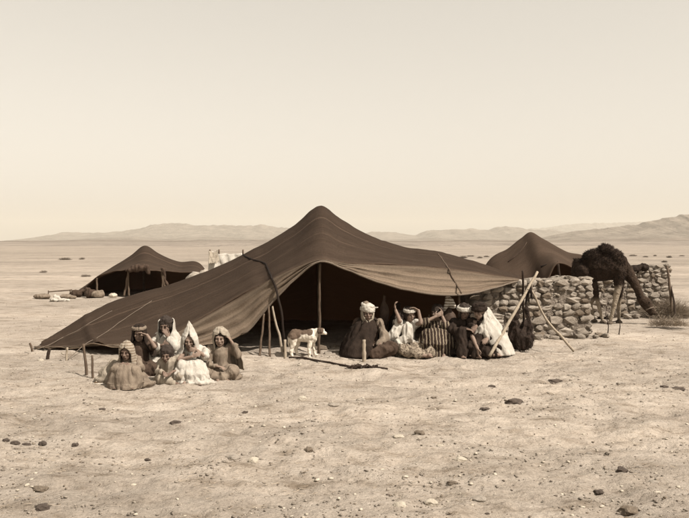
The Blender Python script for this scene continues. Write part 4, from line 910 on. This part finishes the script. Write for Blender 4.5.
b.chain([cp(616, 263, -.14), cp(622, 268, -.20), cp(628, 277, -.26), cp(632.5, 286, -.30), cp(635, 293, -.31)], [.25, .165, .112, .090, .080], 16)
b.chain([cp(635.5, 295, -.31), cp(639, 299, -.34)], [.095, .125], 14); b.chain([cp(640, 299, -.36), cp(644.5, 307.5, -.44)], [.115, .062], 12); b.ell(cp(645, 309.0, -.45), (.078, .065, .055)); b.chain([cp(636.5, 300.5, -.36), cp(639.5, 306, -.42), cp(643, 310.5, -.44)], [.07, .045, .034])
b.ell(cp(637.0, 297.5, -.40), (.035, .03, .04))
b.chain([cp(578, 258, .2), cp(575.6, 268, .2), cp(576.5, 282, .2)], [.045, .03, .035], 8)
cm = remesh(b, .018, 4)
ca = cm.color_attributes.new('Col', 'FLOAT_COLOR', 'POINT'); DK = V((.033, .021, .014)); LT = V((.32, .265, .20)); MD = V((.050, .033, .022))
for v in cm.vertices:
    z = v.co.z; w = 0; x = v.co.x; y = v.co.y
    if x > cp(603, 0).x and x < cp(622.5, 0).x and y < -.14: w = max(0, min(1, (.90 - z + .06 * noise.noise(v.co * 6)) / .14)) * (1 if x < cp(619, 0).x else .6)
    elif z < .66: w = max(0, min(1, (.60 - z) / .12)) * .85
    if x > cp(626, 0).x: w = 0
    c = DK.lerp(LT, w)
    if z < .10: c = c.lerp(MD, .7)
    if x > cp(626, 0).x: c = DK.lerp(MD, .8)
    ca.data[v.index].color = (*c, 1)
for v in cm.vertices:
    if v.co.z > .7 and v.co.x < cp(622, 0).x:
        q = noise.noise(v.co * 7) * .020 + noise.noise(v.co * 20) * .010; v.co += v.normal * q
    elif v.co.x > cp(622, 0).x and v.co.z > .6: v.co += v.normal * noise.noise(v.co * 14) * .012
cm.update()
camel = thing('camel', C0 + V((0, 0, gh(C0.x, C0.y) + .01)), 'dark shaggy camel with pale front legs lowering its head to the dry bush', 'camel')
obj('body', cm, M['camel'], camel)
# shaggy wool: tapered locks over the hump, shoulders and back
bt = BVHTree.FromPolygons([v.co for v in cm.vertices], [tuple(p.vertices) for p in cm.polygons]); rn = random.Random(5); vs = []; fs = []
polys = [p for p in cm.polygons if p.center.z > .95 and p.center.x < cp(620, 0).x]
polys += [p for p in polys if p.center.z > 1.35] * 2
for _ in range(4200):
    p = rn.choice(polys); c = p.center.copy(); n_ = p.normal.copy(); top = max(0, (c.z - 1.35) * 2.2)
    if n_.z < -.3: continue
    L = rn.uniform(.022, .052) * (1 + top * .9); d = (n_ * (.75 + top * .6) + V((rn.uniform(-.5, .5), rn.uniform(-.4, .4), rn.uniform(-1.0, .25) + top * 1.0))).normalized(); sd = d.cross(n_ + V((.01, .02, .03))).normalized(); wv = rn.uniform(.006, .014)
    i = len(vs); vs += [c - n_ * .01 - sd * wv, c - n_ * .01 + sd * wv, c - n_ * .01 + n_.cross(sd) * wv, c + d * L + V((0, 0, -.015))]; fs += [(i, i + 1, i + 3), (i + 1, i + 2, i + 3), (i + 2, i, i + 3)]
obj('shaggy_wool', mesh(vs, fs), M['wool'], camel)
for dy in (-.06, .08):
    e = MB().chain([cp(634.5, 294.5, -.30 + dy), cp(632.5, 292.5, -.32 + dy * 1.6)], [.028, .012], 8); obj('ear', e.mesh(), M['wool'], camel)
obj('eye', MB().ell(cp(641.0, 298.5, -.475), (.016, .012, .016), None, 8, 6).mesh(), M['eye'], camel)
v_, f_ = tube([cp(638, 306.5, -.44), cp(641.0, 304.4, -.50), cp(645.5, 303.2, -.46)], .014, 6); obj('halter', mesh(v_, f_), M['rope'], camel)
v_, f_ = tube([cp(606.5, 317.5, -.28), cp(611, 319, -.16), cp(619.5, 317.5, .0)], .012, 6); obj('hobble', mesh(v_, f_), M['darkrope'], camel)
mb = MB().chain([P(624, 271, 18.6), P(634, 269.5, 18.6), P(643, 268, 18.6)], [.085, .10, .085]).ell(P(643.5, 267.5, 18.6), (.12, .12, .10)); c0 = P(634, 272, 18.6); mb.v = [v - c0 for v in mb.v]
o = obj('dark_pack', folds(remesh(mb, .016, 2), 3, .02, 5), M['dark']); o.location = c0; props(o, 'dark woolly pack lying on top of the far wall beside the camel neck', 'pack')

# ------------------------------------------------------------------ tripod with hanging goatskin churn
TP = G(528, 352); TP = V((P(528, 0, 12.7).x, 12.75, 0)); tri = thing('tripod', TP, 'three legged pole stand of rough branches in front of the stone wall', 'tripod')
ap = P(529, 287, 12.7)
def leg(foot_, top, r, r2, m, seed): pole('leg', foot_, top, r, r2, m, tri, TP, seed)
leg(G(489.5, 356), P(537.5, 272, 12.75), .027, .021, M['palewood'], 41)
lg = G(574, 351); v_, f_ = tube([p - TP for p in (lg, lg.lerp(ap, .18) + V((-.03, 0, -.01)), P(546, 319, 12.7), P(535, 297, 12.68), P(528, 284, 12.65))], 0.022, 8, .016, wob=.01); obj('leg', mesh(v_, f_), M['palewood'], tri)
leg(V((P(524, 0, 13.1).x, 13.1, -.02)), P(523, 271, 12.62), .024, .018, M['darkwood'], 43)
mb = MB(); rn = random.Random(9)
for i in range(9):
    a = rn.uniform(0, 6.28); mb.chain([ap - TP + V((cos(a + q * .7) * .055, sin(a + q * .7) * .05, .02 - i * .012 + rn.uniform(-.01, .01))) for q in range(9)], [.012] * 9, 6)
obj('lashing', mb.mesh(), M['rope'], tri)
mb = MB()
for i in range(10):
    x = rn.uniform(-.06, .05); mb.chain([ap - TP + V((x * .5, -.05, .06)), ap - TP + V((x, -.07, -.1)), ap - TP + V((x * 1.6 + rn.uniform(-.02, .02), -.05, rn.uniform(-.28, -.16)))], [.010, .009, .005], 5)
obj('hanging_cords', mb.mesh(), M['darkrope'], tri)
bag = MB(); bz = lambda px, py, dy=0: P(px, py, 12.62) + V((0, dy, 0))
bag.ell(bz(521.5, 338), (.225, .15, .20)); bag.ell(bz(515, 330), (.10, .10, .17)); bag.ell(bz(528, 329), (.10, .10, .18)); bag.cap(bz(513, 324), .05, bz(517, 312), .03); bag.cap(bz(529, 322), .05, bz(526, 306), .028)
c0 = V((bz(521, 338).x, 12.62, 0)); bag.v = [v - c0 for v in bag.v]
o = thing('goatskin_churn', c0, 'dark hairy goatskin bag hanging from the tripod', 'waterskin')
bm_ = folds(remesh(bag, .012, 3), 17, .026, 5, (0, 0), .008); obj('skin', bm_, M['skinbag'], o)
v_, f_ = tube([bz(518, 314) - c0, bz(523, 300) - c0, bz(527, 289, -.06) - c0], .012, 6); obj('strap', mesh(v_, f_), M['darkrope'], o)
v_, f_ = tube([bz(525, 310) - c0, bz(527, 299) - c0, bz(529, 289, -.06) - c0], .012, 6); obj('strap', mesh(v_, f_), M['darkrope'], o)
fs = []; vs = []
for _ in range(900):
    p = rn.choice(bm_.polygons); c = p.center; d = (p.normal * .5 + V((rn.uniform(-.2, .2), rn.uniform(-.2, .2), -1))).normalized(); sd = d.cross(p.normal).normalized(); L = rn.uniform(.03, .06); i = len(vs)
    vs += [c - sd * .004, c + sd * .004, c + d * L + p.normal * .01]; fs.append((i, i + 1, i + 2))
obj('goat_hair', mesh(vs, fs), M['skinbag'], o)

# ------------------------------------------------------------------ stick on the ground, bush, posts
pts = [(289, 358.0), (300, 358.6), (315, 360.4), (330, 362.5), (345, 364.2), (358, 365.6), (372, 366.0), (388, 366.4)]
v_, f_ = tube([G(*p) + V((0, 0, gh(G(*p).x, G(*p).y) + .018)) - G(330, 362) for p in pts], .018, 7, .012, wob=.012, sub=4)
o = obj('branch', mesh(v_, f_), M['darkwood']); o.location = G(330, 362); props(o, 'long dark curved branch lying on the ground before the dog', 'branch')
mb = MB(); rn = random.Random(3); g0 = G(363, 366)
for i in range(26):
    a = rn.uniform(-.22, .2); mb.chain([V((a, rn.uniform(-.05, .05), .0)), V((a + rn.uniform(-.08, .08), rn.uniform(-.07, .07), rn.uniform(.03, .07))), V((a + rn.uniform(-.16, .16), rn.uniform(-.09, .09), rn.uniform(.0, .03)))], [.011, .010, .005], 5)
o = obj('brushwood', mb.mesh(), M['darkwood']); o.location = g0 + V((0, 0, gh(g0.x, g0.y))); props(o, 'small tangle of dark twigs caught on the far end of the branch', 'brushwood')

def brush(name, c, rx, ry, h, n, m, seed, L=(.15, .4), r=.004, up=.6, segs=3):
    rn = random.Random(seed); vs = []; fs = []
    for _ in range(n):
        a = rn.uniform(0, 2 * pi); q = sqrt(rn.random()); x = cos(a) * q * rx; y = sin(a) * q * ry; hz_ = h * (1 - q * q * .8) * (.8 + .4 * noise.noise(V((x * 3, y * 3, seed))))
        p = V((x * .8, y * .8, rn.uniform(0, hz_ * .85))); d = V((x / rx + rn.uniform(-1, 1), y / ry + rn.uniform(-1, 1), up + rn.uniform(-.5, .8))).normalized(); l = rn.uniform(*L); rr = r * rn.uniform(.6, 1.6); prev = None
        for s_ in range(segs + 1):
            rs = rr * (1 - s_ / (segs + 1)); u = d.orthogonal().normalized(); w_ = d.cross(u); i = len(vs); vs += [p + u * rs, p - u * rs * .5 + w_ * rs * .87, p - u * rs * .5 - w_ * rs * .87]
            if s_:
                for j in range(3): fs.append((i - 3 + j, i - 3 + (j + 1) % 3, i + (j + 1) % 3, i + j))
            d = (d + V((rn.uniform(-.5, .5), rn.uniform(-.5, .5), rn.uniform(-.5, .35)))).normalized(); p = p + d * l / segs
            if p.z < .005: p.z = .005
    return mesh(vs, fs, smooth=False)
bb = G(667, 317)
o = thing('dry_bush', bb + V((0, .1, gh(bb.x, bb.y))), 'wide heap of dry thorny brush by the far wall that the camel feeds on', 'bush')
obj('twigs', brush('b', bb, .62, .42, .46, 3400, M['twig'], 4, (.12, .36), .0036), M['twig'], o)
obj('twigs', brush('b', bb, .62, .4, .26, 700, M['twig'], 5, (.12, .30), .005), M['rope'], o)
b2_ = G(668, 326); o = obj('dry_bush', brush('b', b2_, .45, .22, .16, 700, M['twig'], 6, (.08, .25), .0042), M['twig']); o.location = b2_; props(o, 'low spill of dry twigs in front of the wide brush heap', 'bush')
def post(a, b, r, m, label, seed):
    a = V(a); b = V(b); v_, f_ = tube([V((0, 0, -.05)), (b - a) * .5 + V((.02, 0, 0)), b - a], r, 7, r * .7, wob=.01, seed=seed); o = obj('post', mesh(v_, f_), m); o.location = a; props(o, label, 'post')
post(G(672, 318), P(667, 266, 18.3), .035, M['wood'], 'thin post leaning on the right end of the far wall', 3)
post(G(675.5, 319), P(671, 287, 18.2), .028, M['darkwood'], 'shorter dark post rightmost beside the far wall', 4)
for i, (px, py, h, r) in enumerate(((607, 336, .62, .012), (619, 334, .50, .011))):
    g = G(px, py); v_, f_ = tube([(0, 0, 0), (.03, 0, h * .3), (-.015, .02, h * .65), (.02, .03, h)], r, 6, .004, wob=.02, seed=i); o = obj('dry_stalk', mesh(v_, f_), M['darkwood']); o.location = (g.x, g.y, gh(g.x, g.y)); props(o, ['thin dark dry stalk standing below the camel front feet', 'shorter dry stalk right of the one below the camel front feet'][i], 'plant')

# ------------------------------------------------------------------ behind the tents
c0 = flat(P(224, 265, 24)); wt = thing('white_awning', c0, 'white cloth screen standing behind the large tent ridge', 'awning')
def quad_cloth(pts, nu_, nv_, amp, seed):
    a, b_, c, d = [V(p) for p in pts]; vs = []
    for j in range(nv_):
        for i in range(nu_):
            u = i / (nu_ - 1); v = j / (nv_ - 1); p = a.lerp(b_, u).lerp(d.lerp(c, u), v); q = noise.noise(V((u * 5 + seed, v * 2, seed))) * amp; vs.append(p + V((0, q, -.06 * sin(u * pi) * (1 - v) + q * .5)))
    return mesh(vs, grid_faces(nu_, nv_))
solid(obj('cloth', quad_cloth([P(209, 251, 24) - c0, P(242, 253, 24) - c0, P(246, 275, 23.8) - c0, P(208, 275, 23.8) - c0], 34, 16, .10, 3), M['white'], wt), .01, 0)
solid(obj('cloth', quad_cloth([P(208.5, 250, 24) - c0, P(218, 250.5, 24) - c0, P(219, 262, 23.6) - c0, P(209, 264, 23.6) - c0], 16, 12, .10, 8), M['cream'], wt, label='darker folded end of the white cloth'), .01, 0)
for px, seed in ((210, 1), (219, 2), (243, 3)): pole('pole', P(px, 243 + 1354.5 / 24.2, 24.2), P(px, 249.5, 24.1), .03, .025, M['wood'], wt, c0, seed)
for i, (px, py, q) in enumerate(((192, 275, .20), (199, 273, .26), (206, 270, .24), (212, 272, .22))):
    o = obj('pale_boulder', rock_mesh(60 + i, 2, .8, .2), M['stone2']); b = P(px, py, 21.5); zt = H - ((271, 268.5, 266.5, 270)[i] - HY) * 21.5 / F; o.location = (b.x, b.y, .40); o.scale = (q * 1.1, q, (zt - .42) * .95)
    props(o, ['leftmost pale boulder peeping over the large tent roof', 'second pale boulder from the left over the tent roof, widest of them', 'pale boulder over the tent roof just left of the white cloth', 'pale boulder at the foot of the white cloth screen'][i], 'boulder')
def far_lump(name, px, py, D, prims, m, label, cat, seed, amp=.02): return lump(name, px, py, D, prims, M[m], label, cat, seed, .022, amp)
far_lump('sack', 98, 297, 25.2, [((0, 0, .12), (.22, .18, .13)), ((-.1, 0, .16), .08, (.12, 0, .22), .06)], 'sand', 'plump pale sack in the opening of the far left tent', 'sack', 3)
far_lump('sack', 91, 297, 25.3, [((0, 0, .14), (.22, .16, .15))], 'brown', 'darker brown sack left of the plump pale one', 'sack', 4)
far_lump('sack', 113, 297, 25.2, [((0, 0, .07), (.14, .12, .08))], 'rockpale', 'small pale sack right of the far tent\'s first pole', 'sack', 5)
far_lump('basket', 42, 299, 24.6, [((0, 0, .08), (.27, .16, .09))], 'sand', 'low round basket lying farthest left of the distant tent', 'basket', 6)
far_lump('white_cloth', 59, 301, 23.8, [((-.12, 0, .06), (.18, .12, .06)), ((.12, 0, .05), (.20, .12, .05)), ((0, 0, .1), .06, (-.12, 0, .17), .05)], 'white', 'heap of white cloth on the ground left of the distant tent', 'cloth', 7, .035)
far_lump('bundle', 66, 297, 25, [((0, 0, .07), (.2, .15, .09)), ((.15, 0, .05), (.2, .12, .07))], 'sand', 'sandy bundle between the white heap and the distant tent', 'bundle', 8)
far_lump('bundle', 76, 296, 25.6, [((0, 0, .12), (.22, .15, .13)), ((.2, 0, .2), .08, (.4, 0, .28), .07)], 'brown', 'brown bundle against the left corner of the distant tent', 'bundle', 9)
v_, f_ = tube([P(48, 292, 25.6) - flat(P(58, 0, 25.6)), P(58, 291, 25.6) - flat(P(58, 0, 25.6)), P(72, 290, 25.6) - flat(P(58, 0, 25.6))], .02, 6, wob=.01)
rk = thing('drying_rack', flat(P(58, 0, 25.6)), 'low rail on two short posts left of the distant tent', 'rack'); obj('rail', mesh(v_, f_), M['wood'], rk)
for px in (48.5, 70): pole('post', P(px, 297, 25.6), P(px, 290.5, 25.6), .02, .018, M['wood'], rk, flat(P(58, 0, 25.6)), px)

# scrub on the plain
rn = random.Random(12); sms = []
for i in range(4):
    me = brush('s', None, .75, .6, .55, 260, None, 70 + i, (.25, .6), .03, 1.0, 2); me.materials.append(M['shrub']); sms.append(me)
spots = [(415, 258), (422, 260), (430, 257.5), (441, 257), (449, 259), (463, 258), (470, 256.5), (478, 258), (486, 257), (395, 257), (404, 259), (575, 257), (603, 256.5), (622, 257), (634, 256), (646, 257), (655, 256), (668, 257.5), (681, 256), (66, 259.5), (84, 259), (45, 272), (86, 276), (665, 262), (230, 258), (250, 257)]
for i, (px, py) in enumerate(spots):
    g = G(px + rn.uniform(-2, 2), py); o = bpy.data.objects.new('scrub_bush', rn.choice(sms)); COL.objects.link(o); o.location = (g.x, g.y, gh(g.x, g.y)); q = rn.uniform(.18, .45) * (g.y / 90) ** .5
    o.scale = (q * rn.uniform(1, 2.0), q, q * .9); o.rotation_euler.z = rn.uniform(0, 6)
    props(o, {(45, 272): 'scrub bush nearest the camp, on the plain at the far left', (86, 276): 'scrub bush just beyond the slope of the distant left tent', (665, 262): 'scrub bush on the plain above the right end of the far wall'}.get((px, py), 'low dark scrub bush far out on the open plain'), 'bush', 'scrub bushes dotting the far plain')

# ------------------------------------------------------------------ loose stones on the ground
ST = [(5, 441, 7, 4, 'd', 'dark stone at the left edge of the picture, first of the row of dark stones'), (14, 441.5, 8, 5, 'd', 'second dark stone from the left in the row of dark stones'), (26, 441, 8, 4, 'd', 'third dark stone from the left in the row, flatter than its neighbours'),
      (42, 439.5, 8, 6, 'd', 'tallest dark stone, fourth in the row at the left'), (75, 440, 7, 5, 'd', 'dark stone lying apart at the right end of the row'), (38, 484, 16, 6, 'b', 'lumpy dark clod at the lower left'), (41, 504, 15, 6, 'd', 'smooth flat stone lowest at the left of the picture'),
      (175, 422, 11, 4, 'd', 'flat dark clod below the seated children'), (147, 452, 6, 3, 'd', 'small dark stone left of the pair of pale stones'), (234, 457, 12, 7, 'p', 'pale pointed stone, left one of a close pair'), (253, 459, 11, 8, 'w', 'whitest pointed stone, right one of a close pair'), (308, 449, 9, 6, 'b', 'two toned stone between the pair of pale stones and the middle'),
      (302, 396, 9, 6, 'w', 'pale stone directly below the dog'), (245, 409.5, 6, 3, 'd', 'small dark stone left of and below the pale stone under the dog'), (334, 405, 12, 4, 'p', 'flat pale flake below the dog and right of the pale stone'), (361, 397, 10, 5, 'p', 'pale stone below the branch'), (102, 406, 6, 3, 'd', 'small dark pebble below the robed toddler'),
      (516, 400, 17, 7, 'd', 'largest dark clod, in the middle distance below the tripod'), (486, 406, 10, 3, 'd', 'flat dark stone left of the largest dark clod'), (492, 384, 8, 3, 'd', 'dark flat stone below the white shawl'), (557, 379.5, 15, 4, 'd', 'long dark clod below the right tripod leg'), (572, 374, 8, 3, 'p', 'pale flat stone right of the long dark clod'),
      (399, 437, 11, 4, 'w', 'pale flat stone, left one of the middle pair'), (420, 436, 10, 6, 'b', 'two toned stone, right one of the middle pair'), (441, 445, 8, 3, 'w', 'small white stone right of and below the middle pair'), (461, 459, 12, 5, 'w', 'oval white stone at the right of centre'), (400, 503, 13, 8, 'w', 'round white stone near the bottom edge, left of its twin'),
      (432, 498, 13, 8, 'w', 'round white stone near the bottom edge, right of its twin'), (480, 496, 17, 6, 'p', 'broad pale stone near the bottom edge, right of the two round ones'), (453, 480, 10, 4, 'b', 'dark brown stone above the broad pale stone'), (488, 506, 6, 3, 'd', 'little dark stone under the broad pale stone'),
      (623, 471, 12, 6, 'd', 'black angular stone at the right'), (600, 488, 10, 5, 'd', 'dark stone between the black angular one and the bottom edge'), (655, 479, 11, 4, 'p', 'pale stone right of and below the black angular stone'), (632, 508, 19, 9, 'b', 'big brown clod at the lower right corner'), (640, 460, 7, 3, 'p', 'small light stone above the pale stone at the right'),
      (680, 388, 16, 4, 'd', 'flat dark clod at the right edge'), (621, 381, 8, 3, 'p', 'flat pale stone below the camel'), (665, 386, 7, 3, 'd', 'little dark stone left of the flat dark clod at the right edge'), (434, 396, 6, 3, 'b', 'brown pebble in the middle below the group of adults'), (590, 450, 6, 3, 'p', 'light pebble midway above the black angular stone'),
      (48, 298, 4, 2, 'p', 'small pale stone by the low round basket'), (40, 359, 6, 3, 'w', 'white stone on the ground by the left corner of the large tent')]
for i, (px, py, w, h, c, lb) in enumerate(ST):
    g = G(px, py); s_ = g.y / F; o = obj('loose_stone', rock_mesh(100 + i, 2, .3, .5 if c in 'db' else .3), M[{'d': 'rockdark', 'b': 'stone3', 'p': 'stone2', 'w': 'rockpale'}[c]])
    o.scale = (w * s_ * .5, w * s_ * .42, h * s_ * .50); o.location = (g.x, g.y + w * s_ * .3, gh(g.x, g.y) + h * s_ * .14); o.rotation_euler.z = (i * 1.7) % .6 - .3; o.data.polygons.foreach_set('use_smooth', [False] * len(o.data.polygons)); props(o, lb, 'stone')

for i, (px, py, w, lb) in enumerate(((560, 376, .5, 'patch of crumbled dark clods below the right tripod leg'), (340, 401, .45, 'scatter of broken crumbs below the branch'), (22, 446, .5, 'crumbs around the row of dark stones'), (640, 400, .9, 'crumbs on the darker ground at the right'), (470, 402, .6, 'crumbs beside the largest dark clod'), (640, 500, .6, 'crumbs in the lower right corner'), (240, 458, .4, 'crumbs around the pale pair'))):
    g = G(px, py); f = MB(); iv, ifc = ico(0); rn = random.Random(i)
    for _ in range(90):
        x = rn.gauss(0, w * .7); y = rn.gauss(0, w * .6); q = .003 + .012 * rn.random() ** 3; z = gh(g.x + x, g.y + y) + q * .3; f.add([V((g.x + x + p.x * q * 1.5, g.y + y + p.y * q, z + p.z * q * .6)) for p in iv], ifc)
    obj('clod_crumbs', f.mesh(), M['stone'], kind='stuff')
# countless pebbles, crumbs and straw
def scatter(n, qlo, qhi, y0, y1, seed, flatn=.6, clump=True):
    rn = random.Random(seed); iv, ifc = ico(0); vs = []; fs = []
    while n > 0:
        y = y0 * (y1 / y0) ** rn.random(); x = rn.uniform(-.52, .52) * y * 1.0
        if clump and noise.noise(V((x * 1.3, y * 1.3, seed))) + rn.uniform(-.3, .3) < 0: continue
        q = qlo * (qhi / qlo) ** (rn.random() ** 2.2); z = gh(x, y); a = rn.uniform(0, 6.3); ca_, sa_ = cos(a), sin(a); e = rn.uniform(1, 1.9); b = len(vs)
        for p in iv:
            m_ = 1 + rn.uniform(-.25, .25); X = p.x * q * e * m_; Y = p.y * q * m_; vs.append((x + X * ca_ - Y * sa_, y + X * sa_ + Y * ca_, z + .35 * q + p.z * q * flatn * m_))
        fs += [(i + b, j + b, k_ + b) for i, j, k_ in ifc]; n -= 1
    return mesh(vs, fs)
obj('pebbles', scatter(3000, .003, .012, 4.2, 24, 1), M['stone3'], kind='stuff')
obj('clay_crumbs', scatter(8000, .004, .015, 4.2, 30, 2, .5), M['stone'], kind='stuff')
obj('pale_pebbles', scatter(1500, .004, .020, 4.2, 26, 6, .5), M['rockpale'], kind='stuff')
obj('dark_crumbs', scatter(700, .003, .010, 4.2, 22, 3), M['rockdark'], kind='stuff')
rn = random.Random(8); vs = []; fs = []
for _ in range(5200):
    y = 4.3 * (22 / 4.3) ** rn.random(); x = rn.uniform(-.5, .5) * y
    if noise.noise(V((x * .9, y * .9, 50))) < .02: continue
    z = gh(x, y) + .008; a = rn.uniform(0, 6.3); L = rn.uniform(.02, .08); w_ = .0022; d = V((cos(a), sin(a), rn.uniform(-.1, .25))) * L; sd = V((-sin(a), cos(a), 0)) * w_; p = V((x, y, z)); i = len(vs)
    vs += [p - sd, p + sd, p + V((0, 0, w_ * 2)), p + d]; fs += [(i, i + 1, i + 3), (i + 1, i + 2, i + 3), (i + 2, i, i + 3)]
obj('straw_litter', mesh(vs, fs, smooth=False), M['twig'], kind='stuff')
